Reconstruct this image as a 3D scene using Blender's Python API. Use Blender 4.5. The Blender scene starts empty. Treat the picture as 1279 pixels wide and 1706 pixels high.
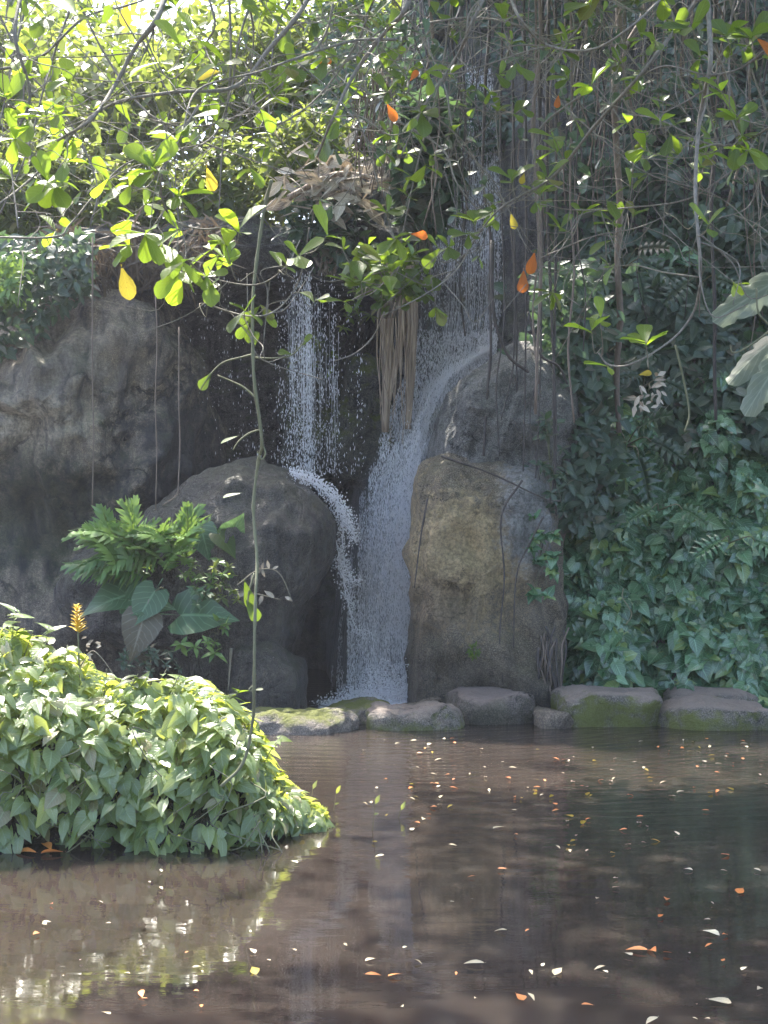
import bpy, math, random
import numpy as np
from mathutils import Vector, Matrix, noise as mn

# ------------------------------------------------------------------ camera, sky, sun
sc = bpy.context.scene
C = sc.collection
F = 2400.0           # focal length in photo pixels (photo 1279 wide)
HZ = 895.0           # horizon row
EYE = 1.6

cam_d = bpy.data.cameras.new("camera")
cam_d.sensor_fit = 'HORIZONTAL'; cam_d.sensor_width = 36.0
cam_d.lens = 36.0 * F / 1279.0
cam_d.shift_y = (HZ - 853.0) / 1279.0
cam_d.clip_start = 0.1; cam_d.clip_end = 500
cam = bpy.data.objects.new("camera", cam_d); C.objects.link(cam)
cam.location = (0, 0, EYE); cam.rotation_euler = (math.radians(90), 0, 0)
sc.camera = cam

SUN_EL, SUN_AZ = 59.0, -24.0      # azimuth clockwise from +Y (behind the scene, to the left)
w = bpy.data.worlds.new("World"); sc.world = w; w.use_nodes = True
nt = w.node_tree; nt.nodes.clear()
sky = nt.nodes.new("ShaderNodeTexSky"); sky.sky_type = 'NISHITA'; sky.sun_disc = False
sky.sun_elevation = math.radians(SUN_EL); sky.sun_rotation = math.radians(SUN_AZ)
sky.dust_density = 3.0; sky.air_density = 1.0
bg = nt.nodes.new("ShaderNodeBackground"); bg.inputs['Strength'].default_value = 0.15
wo = nt.nodes.new("ShaderNodeOutputWorld")
nt.links.new(sky.outputs[0], bg.inputs[0]); nt.links.new(bg.outputs[0], wo.inputs[0])

sd = bpy.data.lights.new("sun", 'SUN'); sd.energy = 3.8; sd.angle = math.radians(0.5); sd.color = (1.0, 0.94, 0.84)
so = bpy.data.objects.new("sun", sd); C.objects.link(so)
el, az = math.radians(SUN_EL), math.radians(SUN_AZ)
sv = Vector((math.sin(az) * math.cos(el), math.cos(az) * math.cos(el), math.sin(el)))
so.rotation_euler = sv.to_track_quat('Z', 'Y').to_euler(); so.location = sv * 30
sc.view_settings.view_transform = 'Standard'; sc.view_settings.look = 'None'
sc.view_settings.gamma = 1.0; sc.view_settings.exposure = 2.42
sc.view_settings.use_curve_mapping = False
sc.cycles.max_bounces = 8; sc.cycles.transparent_max_bounces = 16
sc.cycles.diffuse_bounces = 4; sc.cycles.volume_bounces = 1
sc.cycles.use_denoising = True

# ------------------------------------------------------------------ helpers
random.seed(7); RNG = np.random.default_rng(7)
def R(a, b): return random.uniform(a, b)
def P(px, py, Y): return Vector(((px - 639.5) / F * Y, Y, EYE - (py - HZ) / F * Y))
def tag(o, label=None, cat=None, group=None, kind=None):
    if label: o['label'] = label
    if cat: o['category'] = cat
    if group: o['group'] = group
    if kind: o['kind'] = kind
    return o
def empty(name, loc, label, cat, group=None):
    o = bpy.data.objects.new(name, None); o.empty_display_size = .1
    C.objects.link(o); o.location = loc
    return tag(o, label, cat, group)
def mesh_from(name, v, tris, mat, uv=None, smooth=True):
    v = np.asarray(v, dtype=np.float32); tris = np.asarray(tris, dtype=np.int32)
    me = bpy.data.meshes.new(name)
    me.vertices.add(len(v)); me.vertices.foreach_set('co', v.ravel())
    nf = len(tris); k = tris.shape[1]
    me.loops.add(nf * k); me.loops.foreach_set('vertex_index', tris.ravel())
    me.polygons.add(nf); me.polygons.foreach_set('loop_start', np.arange(0, nf * k, k, dtype=np.int32))
    me.polygons.foreach_set('use_smooth', np.full(nf, smooth, dtype=bool))
    if uv is not None:
        l = me.uv_layers.new(name='UVMap'); l.data.foreach_set('uv', np.asarray(uv, dtype=np.float32)[tris.ravel()].ravel())
    me.update(calc_edges=True)
    if mat: me.materials.append(mat)
    return me
def link(name, me, parent=None, mw=None):
    o = bpy.data.objects.new(name, me); C.objects.link(o)
    if parent is not None:
        o.parent = parent
        if mw is not None: o.matrix_local = Matrix.Translation(-parent.location) @ mw
        else: o.matrix_local = Matrix.Translation(-parent.location)
    elif mw is not None: o.matrix_world = mw
    return o
def based(name, v, tris, mat, uv=None, smooth=True):
    """top-level mesh whose origin sits at its base"""
    v = np.asarray(v, dtype=np.float64)
    c = np.array([v[:, 0].mean(), v[:, 1].mean(), v[:, 2].min()])
    o = link(name, mesh_from(name, v - c, tris, mat, uv, smooth)); o.location = c
    return o
def nz(p, s, oct=4):
    return mn.fractal(Vector(p) * s, 1.0, 2.0, oct)
def nrm(a):
    a = np.asarray(a, dtype=float); return a / np.maximum(np.linalg.norm(a, axis=-1, keepdims=True), 1e-9)
def frames(d, n):
    y = nrm(d); x = nrm(np.cross(y, n)); z = np.cross(x, y)
    return np.stack([x, y, z], axis=-1)          # (N,3,3) columns
def mat4(p, d, n, s):
    f = frames(np.array(d, float)[None], np.array(n, float)[None])[0] * s
    return Matrix(((f[0][0], f[0][1], f[0][2], p[0]), (f[1][0], f[1][1], f[1][2], p[1]), (f[2][0], f[2][1], f[2][2], p[2]), (0, 0, 0, 1)))
def batch(variants, p, d, n, s):
    """many copies of leaf geometries joined: arrays of v, tris, uv"""
    p = np.asarray(p, float); N = len(p); s = np.asarray(s, float)
    fr = frames(np.asarray(d, float), np.asarray(n, float)) * s[:, None, None]
    pick = RNG.integers(0, len(variants), N); V, T, U = [], [], []; off = 0
    for k, (v, t, u) in enumerate(variants):
        idx = np.where(pick == k)[0]
        if len(idx) == 0: continue
        vv = np.einsum('nij,mj->nmi', fr[idx], v) + p[idx][:, None, :]
        tt = t[None] + (np.arange(len(idx)) * len(v))[:, None, None] + off
        V.append(vv.reshape(-1, 3)); T.append(tt.reshape(-1, 3)); U.append(np.tile(u, (len(idx), 1))); off += len(idx) * len(v)
    return np.concatenate(V), np.concatenate(T), np.concatenate(U)
def smooth_path(pts, step=6):
    pts = [Vector(p) for p in pts]
    if len(pts) < 3:
        return [pts[0].lerp(pts[-1], i / step) for i in range(step + 1)]
    q = [pts[0] * 2 - pts[1]] + pts + [pts[-1] * 2 - pts[-2]]; out = []
    for i in range(1, len(q) - 2):
        a, b, c, e = q[i - 1], q[i], q[i + 1], q[i + 2]
        for k in range(step):
            t = k / step
            out.append(0.5 * ((2 * b) + (c - a) * t + (2 * a - 5 * b + 4 * c - e) * t * t + (3 * b - a - 3 * c + e) * t ** 3))
    out.append(pts[-1]); return out
def tube_arrays(path, r0, r1, sides=6, rough=0.0):
    V, T = [], []; n = len(path)
    for i, p in enumerate(path):
        t = (path[min(i + 1, n - 1)] - path[max(i - 1, 0)])
        if t.length < 1e-6: t = Vector((0, 0, 1))
        t.normalize()
        a = t.cross(Vector((0, 1, 0.13))); a.normalize(); b = t.cross(a)
        r = r0 + (r1 - r0) * i / (n - 1)
        if rough: r *= 1 + rough * mn.noise(Vector((i * .7, r0 * 99, path[0].x * 7)))
        for k in range(sides):
            an = 2 * math.pi * k / sides
            V.append(p + a * math.cos(an) * r + b * math.sin(an) * r)
    for i in range(n - 1):
        for k in range(sides):
            j = (k + 1) % sides; A, B, Cc, D = i * sides + k, i * sides + j, (i + 1) * sides + j, (i + 1) * sides + k
            T += [(A, B, Cc), (A, Cc, D)]
    for k in range(1, sides - 1):
        T.append((0, k + 1, k)); e = (n - 1) * sides; T.append((e, e + k, e + k + 1))
    return np.array([tuple(v) for v in V]), np.array(T)
def tube(name, path, r0, r1, mat, parent=None, sides=6, rough=0.0):
    v, t = tube_arrays(path, r0, r1, sides, rough)
    if parent is None: return based(name, v, t, mat)
    return link(name, mesh_from(name, v, t, mat), parent)

# ------------------------------------------------------------------ materials
class NT:
    def __init__(s, name):
        s.m = bpy.data.materials.new(name); s.m.use_nodes = True; s.t = s.m.node_tree; s.t.nodes.clear()
    def n(s, kind, **kw):
        x = s.t.nodes.new("ShaderNode" + kind)
        for k, v in kw.items(): setattr(x, k, v)
        return x
    def l(s, a, b): s.t.links.new(a, b)
    def inp(s, node, **kw):
        for k, v in kw.items():
            i = node.inputs[k.replace('_', ' ')]
            if hasattr(v, 'links') or hasattr(v, 'is_linked'): s.l(v, i)
            else: i.default_value = v
        return node
    def math(s, op, a, b=0.0, clamp=False):
        x = s.n('Math', operation=op); x.use_clamp = clamp
        for i, v in enumerate((a, b)):
            if isinstance(v, (int, float)): x.inputs[i].default_value = v
            else: s.l(v, x.inputs[i])
        return x.outputs[0]
    def mix(s, f, a, b):
        x = s.n('Mix', data_type='RGBA')
        for i, v in ((0, f), (6, a), (7, b)):
            if isinstance(v, (int, float)): x.inputs[i].default_value = v
            elif isinstance(v, tuple): x.inputs[i].default_value = (*v, 1) if len(v) == 3 else v
            else: s.l(v, x.inputs[i])
        return x.outputs[2]
    def noise(s, vec, scale, detail=6, rough=.6, dist=0.0):
        x = s.n('TexNoise'); s.inp(x, Scale=scale, Detail=detail, Roughness=rough, Distortion=dist)
        if vec is not None: s.l(vec, x.inputs['Vector'])
        return x.outputs[0]
    def map(s, v, a, b, c=0.0, d=1.0):
        x = s.n('MapRange'); s.l(v, x.inputs[0])
        for i, q in enumerate((a, b, c, d)): x.inputs[i + 1].default_value = q
        return x.outputs[0]
    def pos(s, scale=(1, 1, 1)):
        g = s.n('NewGeometry'); m = s.n('Mapping'); s.l(g.outputs['Position'], m.inputs['Vector']); m.inputs['Scale'].default_value = scale
        return m.outputs[0]
    def out(s, sh): o = s.n('OutputMaterial'); s.l(sh, o.inputs[0]); return s.m

def leaf_mat(name, dark, light, back, trans=.4, rough=.38, vein=.5, spec=.5, odd=None, spots=0.0):
    N = NT(name)
    g = N.n('NewGeometry'); oi = N.n('ObjectInfo')
    r = N.math('FRACT', N.math('ADD', g.outputs['Random Per Island'], oi.outputs['Random']))
    col = N.mix(r, dark, light)
    r2 = N.math('FRACT', N.math('MULTIPLY', r, 37.13))
    if odd:
        col = N.mix(N.math('GREATER_THAN', r2, 1 - odd[0]), col, odd[1])
    bk = N.mix(N.math('MULTIPLY', r2, .7), back, light)
    uv = N.n('UVMap'); sep = N.n('SeparateXYZ'); N.l(uv.outputs[0], sep.inputs[0])
    au = N.math('ABSOLUTE', sep.outputs[0])
    mid = N.map(au, 0.02, 0.09, 1, 0)
    side = N.math('SINE', N.math('MULTIPLY', N.math('SUBTRACT', sep.outputs[1], N.math('MULTIPLY', au, .32)), 46))
    side = N.math('MULTIPLY', N.map(side, .8, 1.0), .6)
    vn = N.math('MAXIMUM', mid, side)
    n1 = N.noise(N.pos(), 14, 3)
    col = N.mix(N.math('MULTIPLY', vn, vein), col, tuple(min(1, c * 2.0 + .03) for c in light))
    col = N.mix(N.map(n1, .45, .75, 0, .35), col, tuple(c * .55 for c in dark))
    if spots:
        sp = N.map(N.noise(N.pos(), 60, 2), .62, .68, 0, spots)
        col = N.mix(sp, col, (.12, .07, .03))
    p = N.n('BsdfPrincipled'); N.inp(p, Base_Color=col, Roughness=rough); p.inputs['Specular IOR Level'].default_value = spec
    b = N.n('Bump'); N.inp(b, Strength=.35, Distance=.004, Height=N.math('ADD', vn, N.math('MULTIPLY', n1, 1.5))); N.l(b.outputs[0], p.inputs['Normal'])
    t = N.n('BsdfTranslucent'); N.l(N.mix(N.math('MULTIPLY', vn, vein * .5), bk, tuple(c * .6 for c in back)), t.inputs[0])
    mx = N.n('MixShader'); mx.inputs[0].default_value = trans; N.l(p.outputs[0], mx.inputs[1]); N.l(t.outputs[0], mx.inputs[2])
    return N.out(mx.outputs[0])

def rock_mat(name, a, b, dark=(.02, .02, .025), moss=0.0, mosscol=(.07, .10, .02), patch=None, streak=.6, wet=.5, bump=1.0, lowdark=None, fine=1.0, face_moss=False, top=None):
    N = NT(name); p1 = N.pos(); ps = N.pos((5, 5, .55))
    n1 = N.noise(p1, 1.7, 8, .62, .4); n2 = N.noise(p1, 9 * fine, 8, .7); n3 = N.noise(ps, 1.6, 6, .6); n4 = N.noise(p1, 45 * fine, 4, .7)
    col = N.mix(N.map(n1, .35, .65), a, b)
    col = N.mix(N.map(n2, .40, .62, 0, .8), col, tuple(c * .32 for c in a))
    col = N.mix(N.map(n4, .5, .66, 0, .6), col, tuple(min(1, c * 1.9) for c in b))
    dn = N.n('TexNoise'); N.inp(dn, Scale=2.2 * fine, Detail=5, Roughness=.7); N.l(p1, dn.inputs['Vector'])
    wv = N.n('VectorMath', operation='MULTIPLY_ADD'); N.l(dn.outputs['Color'], wv.inputs[0]); wv.inputs[1].default_value = (.55, .55, .55); N.l(p1, wv.inputs[2])
    ck = N.n('TexVoronoi', feature='DISTANCE_TO_EDGE'); N.l(wv.outputs[0], ck.inputs['Vector']); ck.inputs['Scale'].default_value = 1.5 * fine
    crack = N.math('MULTIPLY', N.map(ck.outputs[0], .004, .022, 1, 0), N.map(N.noise(p1, 1.1, 3), .45, .58))
    n5 = N.noise(p1, 110, 3, .8)
    col = N.mix(N.map(n5, .52, .62, 0, .55), col, tuple(min(1, c * 2.2) for c in b)); col = N.mix(N.map(n5, .48, .38, 0, .6), col, tuple(c * .3 for c in a))
    if patch:   # (colour, centre, radius, amount): a lichen or stone stain, also painted light and shade
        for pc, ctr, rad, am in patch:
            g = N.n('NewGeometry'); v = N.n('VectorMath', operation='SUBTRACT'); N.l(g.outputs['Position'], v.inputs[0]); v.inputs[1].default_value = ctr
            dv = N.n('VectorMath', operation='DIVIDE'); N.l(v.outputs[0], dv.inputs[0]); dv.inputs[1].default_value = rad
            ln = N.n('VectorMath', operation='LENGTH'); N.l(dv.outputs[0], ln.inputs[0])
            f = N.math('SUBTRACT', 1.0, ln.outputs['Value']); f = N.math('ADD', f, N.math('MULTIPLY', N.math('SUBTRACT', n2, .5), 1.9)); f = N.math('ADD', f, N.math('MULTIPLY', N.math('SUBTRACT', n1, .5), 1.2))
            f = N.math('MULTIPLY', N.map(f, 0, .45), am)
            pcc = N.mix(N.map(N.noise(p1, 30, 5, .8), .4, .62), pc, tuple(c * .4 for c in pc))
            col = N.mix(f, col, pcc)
    col = N.mix(N.math('MULTIPLY', N.map(n3, .42, .68), streak), col, dark)
    col = N.mix(N.math('MULTIPLY', crack, .85), col, (.012, .011, .012))
    if lowdark:  # darker band above the waterline
        sx = N.n('SeparateXYZ'); N.l(N.pos(), sx.inputs[0])
        z = N.math('ADD', sx.outputs[2], N.math('MULTIPLY', n1, .5)); col = N.mix(N.map(z, lowdark[0], lowdark[1], .8, 0), col, (.035, .033, .03))
    g = N.n('NewGeometry'); sx = N.n('SeparateXYZ'); N.l(g.outputs['Normal'], sx.inputs[0])
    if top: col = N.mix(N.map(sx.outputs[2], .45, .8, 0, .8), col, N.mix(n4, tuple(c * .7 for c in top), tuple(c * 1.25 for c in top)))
    up = N.math('ADD', N.math('MULTIPLY', sx.outputs[2], -.6 if face_moss else .45), N.math('MULTIPLY', N.math('SUBTRACT', N.noise(p1, 3.3, 7, .7), .5), 2.2))
    if face_moss: up = N.math('ADD', up, .46)
    mf = N.math('MULTIPLY', N.map(up, .12, .5), moss)
    mc = N.mix(n4, tuple(c * .5 for c in mosscol), tuple(c * 1.5 for c in mosscol)); col = N.mix(mf, col, mc)
    p = N.n('BsdfPrincipled'); N.l(col, p.inputs['Base Color'])
    N.l(N.map(N.math('ADD', n3, N.math('MULTIPLY', mf, .5)), .35, .75, .75 - .5 * wet, .9 - .25 * wet), p.inputs['Roughness'])
    h = N.math('ADD', N.math('ADD', N.math('MULTIPLY', n1, .5), N.math('MULTIPLY', n2, .45)), N.math('ADD', N.math('MULTIPLY', n4, .16), N.math('MULTIPLY', mf, .12)))
    vr = N.n('TexVoronoi', feature='DISTANCE_TO_EDGE'); N.l(p1, vr.inputs['Vector']); vr.inputs['Scale'].default_value = 2.3 * fine; vr.inputs['Randomness'].default_value = 1
    h = N.math('ADD', h, N.math('MULTIPLY', N.map(vr.outputs[0], 0, .04), .05))
    h = N.math('SUBTRACT', h, N.math('MULTIPLY', crack, .16)); h = N.math('ADD', h, N.math('MULTIPLY', n5, .05))
    b = N.n('Bump'); N.inp(b, Strength=.95, Distance=.24 * bump, Height=h); N.l(b.outputs[0], p.inputs['Normal'])
    return N.out(p.outputs[0])

def bark_mat(name, a, b, moss=.3):
    N = NT(name); p1 = N.pos(); ps = N.pos((9, 9, 2))
    n1 = N.noise(ps, 8, 6, .7); n2 = N.noise(p1, 5, 5)
    col = N.mix(N.map(n1, .3, .7), a, b); col = N.mix(N.map(n2, .5, .7, 0, moss), col, (.06, .07, .025))
    p = N.n('BsdfPrincipled'); N.inp(p, Base_Color=col, Roughness=.8)
    bb = N.n('Bump'); N.inp(bb, Strength=.7, Distance=.01, Height=n1); N.l(bb.outputs[0], p.inputs['Normal'])
    return N.out(p.outputs[0])

def water_mat():
    N = NT('pond_water')
    g = N.n('NewGeometry')
    m = N.n('Mapping'); N.l(g.outputs['Position'], m.inputs['Vector']); m.inputs['Scale'].default_value = (1.0, 2.4, 1)
    n1 = N.noise(m.outputs[0], 3.0, 3, .5, .6); n2 = N.noise(m.outputs[0], 11, 3, .55, .8); n3 = N.noise(m.outputs[0], 1.1, 2)
    # ripples spread from the foot of the fall
    v = N.n('VectorMath', operation='SUBTRACT'); N.l(g.outputs['Position'], v.inputs[0]); v.inputs[1].default_value = (0, 13.6, 0)
    ln = N.n('VectorMath', operation='LENGTH'); N.l(v.outputs[0], ln.inputs[0])
    ring = N.math('SINE', N.math('ADD', N.math('MULTIPLY', ln.outputs['Value'], 34), N.math('MULTIPLY', n3, 14)))
    amp = N.map(ln.outputs['Value'], .5, 7.0, .8, .038)
    h = N.math('ADD', N.math('MULTIPLY', n1, .5), N.math('ADD', N.math('MULTIPLY', n2, .28), N.math('MULTIPLY', ring, .11)))
    h = N.math('MULTIPLY', h, amp)
    b = N.n('Bump'); N.inp(b, Strength=1.0, Distance=.022, Height=h)
    mud = N.mix(N.map(N.noise(N.pos(), .6, 4), .35, .65), (.029, .022, .018), (.041, .031, .025))
    p = N.n('BsdfPrincipled'); N.inp(p, Base_Color=mud, Roughness=.02, IOR=1.42); p.inputs['Specular IOR Level'].default_value = .55
    p.subsurface_method = 'RANDOM_WALK'; p.inputs['Subsurface Weight'].default_value = 1.0; p.inputs['Subsurface Radius'].default_value = (1.0, .8, .7); p.inputs['Subsurface Scale'].default_value = 1.0
    N.l(b.outputs[0], p.inputs['Normal'])
    return N.out(p.outputs[0])

def film_mat(name, cover=.5, sx=26.0, sz=1.3):
    """thin sheet of running water: white strands with clear gaps between"""
    N = NT(name); uv = N.n('UVMap'); m = N.n('Mapping'); N.l(uv.outputs[0], m.inputs['Vector']); m.inputs['Scale'].default_value = (sx, sz * 3, 1)
    n1 = N.noise(m.outputs[0], 1.0, 8, .75, .35)
    m2 = N.n('Mapping'); N.l(uv.outputs[0], m2.inputs['Vector']); m2.inputs['Scale'].default_value = (sx * 2.5, sz * 60, 1)
    n2 = N.noise(m2.outputs[0], 1.0, 4, .7)
    sp = N.n('SeparateXYZ'); N.l(uv.outputs[0], sp.inputs[0])
    edge = N.math('MULTIPLY', N.map(sp.outputs[0], 0, .25), N.map(sp.outputs[0], .8, 1.0, 1, .5))
    f = N.math('ADD', N.math('MULTIPLY', n1, .75), N.math('MULTIPLY', n2, .5))
    a = N.math('MULTIPLY', N.map(f, .74 - cover * .35, .92 - cover * .35), edge)
    a = N.math('MAXIMUM', N.math('MULTIPLY', a, .85, True), N.math('MULTIPLY', edge, .26))
    a = N.math('MULTIPLY', a, N.map(sp.outputs[1], .25, .55, .30 if cover < .52 else .9, 1))
    p = N.n('BsdfPrincipled'); N.inp(p, Base_Color=(.84, .82, .84, 1), Roughness=.35)
    bb = N.n('Bump'); N.inp(bb, Strength=.6, Distance=.03, Height=f); N.l(bb.outputs[0], p.inputs['Normal'])
    t = N.n('BsdfTranslucent'); t.inputs[0].default_value = (.84, .83, .85, 1)
    mx0 = N.n('MixShader'); mx0.inputs[0].default_value = .4; N.l(p.outputs[0], mx0.inputs[1]); N.l(t.outputs[0], mx0.inputs[2])
    tr = N.n('BsdfTransparent'); mx = N.n('MixShader'); N.l(a, mx.inputs[0]); N.l(tr.outputs[0], mx.inputs[1]); N.l(mx0.outputs[0], mx.inputs[2])
    return N.out(mx.outputs[0])
def drop_mat():
    N = NT('water_droplets'); p = N.n('BsdfPrincipled'); N.inp(p, Base_Color=(.88, .87, .89, 1), Roughness=.12)
    t = N.n('BsdfTranslucent'); t.inputs[0].default_value = (.92, .91, .93, 1)
    mx = N.n('MixShader'); mx.inputs[0].default_value = .5; N.l(p.outputs[0], mx.inputs[1]); N.l(t.outputs[0], mx.inputs[2])
    return N.out(mx.outputs[0])

M = {}
M['canopy'] = leaf_mat('canopy_leaf', (.028, .055, .015), (.09, .14, .03), (.26, .38, .02), .45, .38, .5, .4, odd=(.04, (.16, .12, .03)), spots=.5)
M['lime'] = leaf_mat('sunlit_leaf', (.07, .12, .02), (.13, .19, .03), (.38, .55, .03), .52, .4, .5, .4, spots=.3)  # canopy leaf again, with the sunlit glow put into its colours
M['orange'] = leaf_mat('orange_leaf', (.28, .07, .015), (.38, .13, .02), (.75, .20, .03), .5, .5, .4, .3, spots=.6)
M['yellow'] = leaf_mat('yellow_leaf', (.30, .24, .03), (.38, .30, .04), (.70, .55, .05), .5, .5, .4, .3, spots=.8)
M['bush'] = leaf_mat('bush_leaf', (.05, .10, .04), (.24, .30, .16), (.72, .80, .08), .45, .27, .6, .7, odd=(.08, (.26, .22, .13)), spots=.25)
M['ivy'] = leaf_mat('ivy_leaf', (.018, .06, .030), (.14, .255, .13), (.16, .30, .06), .2, .24, .6, .8, odd=(.10, (.17, .24, .07)))
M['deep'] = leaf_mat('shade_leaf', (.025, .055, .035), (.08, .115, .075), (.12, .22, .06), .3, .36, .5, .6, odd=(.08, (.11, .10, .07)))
M['tree'] = leaf_mat('tree_leaf', (.035, .065, .015), (.10, .13, .035), (.34, .42, .06), .42, .4, .2, .4, odd=(.10, (.24, .20, .08)))
M['fern'] = leaf_mat('fern_leaf', (.055, .13, .035), (.15, .24, .065), (.28, .42, .05), .3, .36, .3, .4)
M['big'] = leaf_mat('broad_leaf', (.055, .11, .05), (.08, .15, .07), (.16, .28, .08), .3, .35, .8, .5)
M['bigbrown'] = leaf_mat('withering_broad_leaf', (.10, .09, .06), (.13, .12, .09), (.2, .2, .1), .3, .5, .9, .4, spots=.9)
M['banana'] = leaf_mat('banana_leaf', (.15, .18, .13), (.21, .235, .18), (.28, .33, .20), .3, .3, .5, .6)
M['dry'] = leaf_mat('dry_leaf', (.12, .09, .06), (.48, .43, .35), (.25, .18, .1), .2, .7, .4, .2)
M['drydark'] = leaf_mat('dry_brown_blade', (.05, .04, .03), (.16, .125, .09), (.15, .1, .05), .2, .7, .4, .2)
M['float_pale'] = leaf_mat('floating_pale_leaf', (.35, .28, .16), (.62, .56, .40), (.4, .3, .1), .1, .5, .3, .3)
M['float_orange'] = leaf_mat('floating_orange_leaf', (.50, .15, .03), (.62, .24, .07), (.5, .2, .03), .1, .45, .3, .4)
M['flower'] = leaf_mat('yellow_bract', (.50, .34, .05), (.70, .48, .06), (.8, .55, .05), .35, .5, .1, .3)
M['bark'] = bark_mat('branch_bark', (.09, .078, .062), (.25, .22, .18))
M['twig'] = bark_mat('twig_bark', (.12, .105, .07), (.26, .23, .17), .1)
M['root'] = bark_mat('root_bark', (.10, .075, .06), (.20, .15, .12), .1)
M['rootdark'] = bark_mat('dark_root_bark', (.035, .03, .03), (.08, .065, .06), .1)
M['vine'] = bark_mat('vine_stem', (.11, .12, .06), (.19, .18, .11), .3)
def trunk_mat(name, a, b):
    N = NT(name); n1 = N.noise(N.pos((34, 34, 1.1)), 1.0, 6, .65); n2 = N.noise(N.pos((90, 90, 4)), 1, 4); col = N.mix(N.map(n1, .38, .62), a, b); col = N.mix(N.map(n2, .5, .7, 0, .6), col, tuple(c * .3 for c in a))
    p = N.n('BsdfPrincipled'); N.inp(p, Base_Color=col, Roughness=.75); bb = N.n('Bump'); N.inp(bb, Strength=.9, Distance=.03, Height=n1); N.l(bb.outputs[0], p.inputs['Normal']); return N.out(p.outputs[0])
M['pale_trunk'] = trunk_mat('pale_smooth_trunk', (.20, .14, .10), (.50, .39, .29))
M['cliff'] = rock_mat('cliff_rock', (.10, .095, .09), (.17, .155, .14), moss=.45, streak=.8, wet=.7)
M['soil'] = rock_mat('soil', (.03, .025, .02), (.055, .045, .03), moss=.3, streak=0, wet=0)
M['water'] = water_mat(); M['film'] = film_mat('running_water'); M['film_thick'] = film_mat('white_water', .55, 16, .7)
M['drop'] = drop_mat()

# ------------------------------------------------------------------ leaf shapes
def leaf_geo(rows, fold=.25, arch=.25, twist=0.0, pet=.25, petw=.012):
    V, U, T = [], [], []
    if pet > 0:
        V += [(-petw, -pet, pet * .25), (petw, -pet, pet * .25)]; U += [(-.05, 0), (.05, 0)]
    base = len(V)
    for (t, hw, back) in rows[:-1]:
        for sgn in (-1, 0, 1):
            y = t - (back if sgn else 0)
            z = fold * hw * abs(sgn) - arch * max(t, 0) ** 2 - .35 * back * abs(sgn) + twist * sgn * hw * t
            V.append((sgn * hw, y, z)); U.append((sgn, t))
    V.append((0, rows[-1][0], -arch)); U.append((0, 1))
    n = len(rows) - 1
    for i in range(n - 1):
        for k in range(2):
            a = base + i * 3 + k; T += [(a, a + 1, a + 4), (a, a + 4, a + 3)]
    a = base + (n - 1) * 3; tip = len(V) - 1; T += [(a, a + 1, tip), (a + 1, a + 2, tip)]
    if pet > 0: T += [(0, 1, base + 1)]
    return np.array(V, float), np.array(T, np.int32), np.array(U, float)
OBO = [(0, .03, 0), (.2, .10, 0), (.45, .21, 0), (.68, .29, 0), (.86, .25, 0), (.96, .13, 0), (1, 0, 0)]
LAN = [(0, .03, 0), (.15, .12, 0), (.38, .19, 0), (.62, .17, 0), (.84, .08, 0), (1, 0, 0)]
HRT = [(0, .20, .20), (.06, .36, .16), (.2, .42, .06), (.45, .34, 0), (.7, .19, 0), (.88, .07, 0), (1, 0, 0)]
ARW = [(0, .16, .30), (.08, .22, .12), (.22, .26, .03), (.5, .22, 0), (.78, .10, 0), (1, 0, 0)]
LOW = [(0, .05, 0), (.35, .24, 0), (.7, .19, 0), (1, 0, 0)]
def varset(rows, n=3, **kw):
    out = []
    for i in range(n):
        k = dict(fold=R(.1, .45), arch=R(.05, .4), twist=R(-.3, .3)); k.update(kw)
        rr = [(t, hw * R(.88, 1.12), b) for t, hw, b in rows[:-1]] + [rows[-1]]
        out.append(leaf_geo(rr, **k))
    return out
G_OBO = varset(OBO, 5, pet=.12); G_LAN = varset(LAN, 4, pet=.1); G_HRT = varset(HRT, 5, pet=.35); G_ARW = varset(ARW, 5, pet=.3)
G_LOW = varset(LOW, 4, pet=0)
G_BUSH = G_HRT[:3] + G_ARW[:4]
def slit_leaf(n=6, hw=.42, gap=.35, reach=.75, arch=.35, L=1.0, ragged=.15, heart=True):
    """blade cut into fingers that share the midrib (monstera, torn banana leaf)"""
    V, U, T = [], [], []
    for i in range(n + 1):
        t = i / n; V.append((0, t * L, -arch * t * t)); U.append((0, t))
    for s in (-1, 1):
        for i in range(n):
            t0, t1 = i / n, (i + 1) / n
            tm = (t0 + t1) / 2
            wd = hw * (math.sin(math.pi * (0.12 + .84 * tm)) ** .6) * R(1 - ragged, 1 + ragged)
            ang = (-.35 if heart else .15) + tm * (1.1 if heart else .35)
            oy = math.sin(ang) * wd * reach
            b0 = len(V); z0 = -arch * tm * tm; g = gap / n / 2
            V.append((s * wd * .45, (t0 * L + g * .4) + oy * .45, z0 + .04)); V.append((s * wd * .45, (t1 * L - g * .4) + oy * .45, z0 + .04))
            V.append((s * wd * .85, t0 * L + g + oy * .85, z0 - .01)); V.append((s * wd * .85, t1 * L - g + oy * .85, z0 - .02))
            V.append((s * wd * 1.02, tm * L + g * .5 + oy, z0 - .05))
            U += [(s * .45, t0), (s * .45, t1), (s * .85, t0), (s * .85, t1), (s, tm)]
            T += [(i, b0, b0 + 1), (i, b0 + 1, i + 1), (b0, b0 + 2, b0 + 3), (b0, b0 + 3, b0 + 1), (b0 + 2, b0 + 4, b0 + 3)]
    return np.array(V, float), np.array(T, np.int32), np.array(U, float)
G_MON = [slit_leaf(6, .5, .75, .8) for _ in range(3)]
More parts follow.
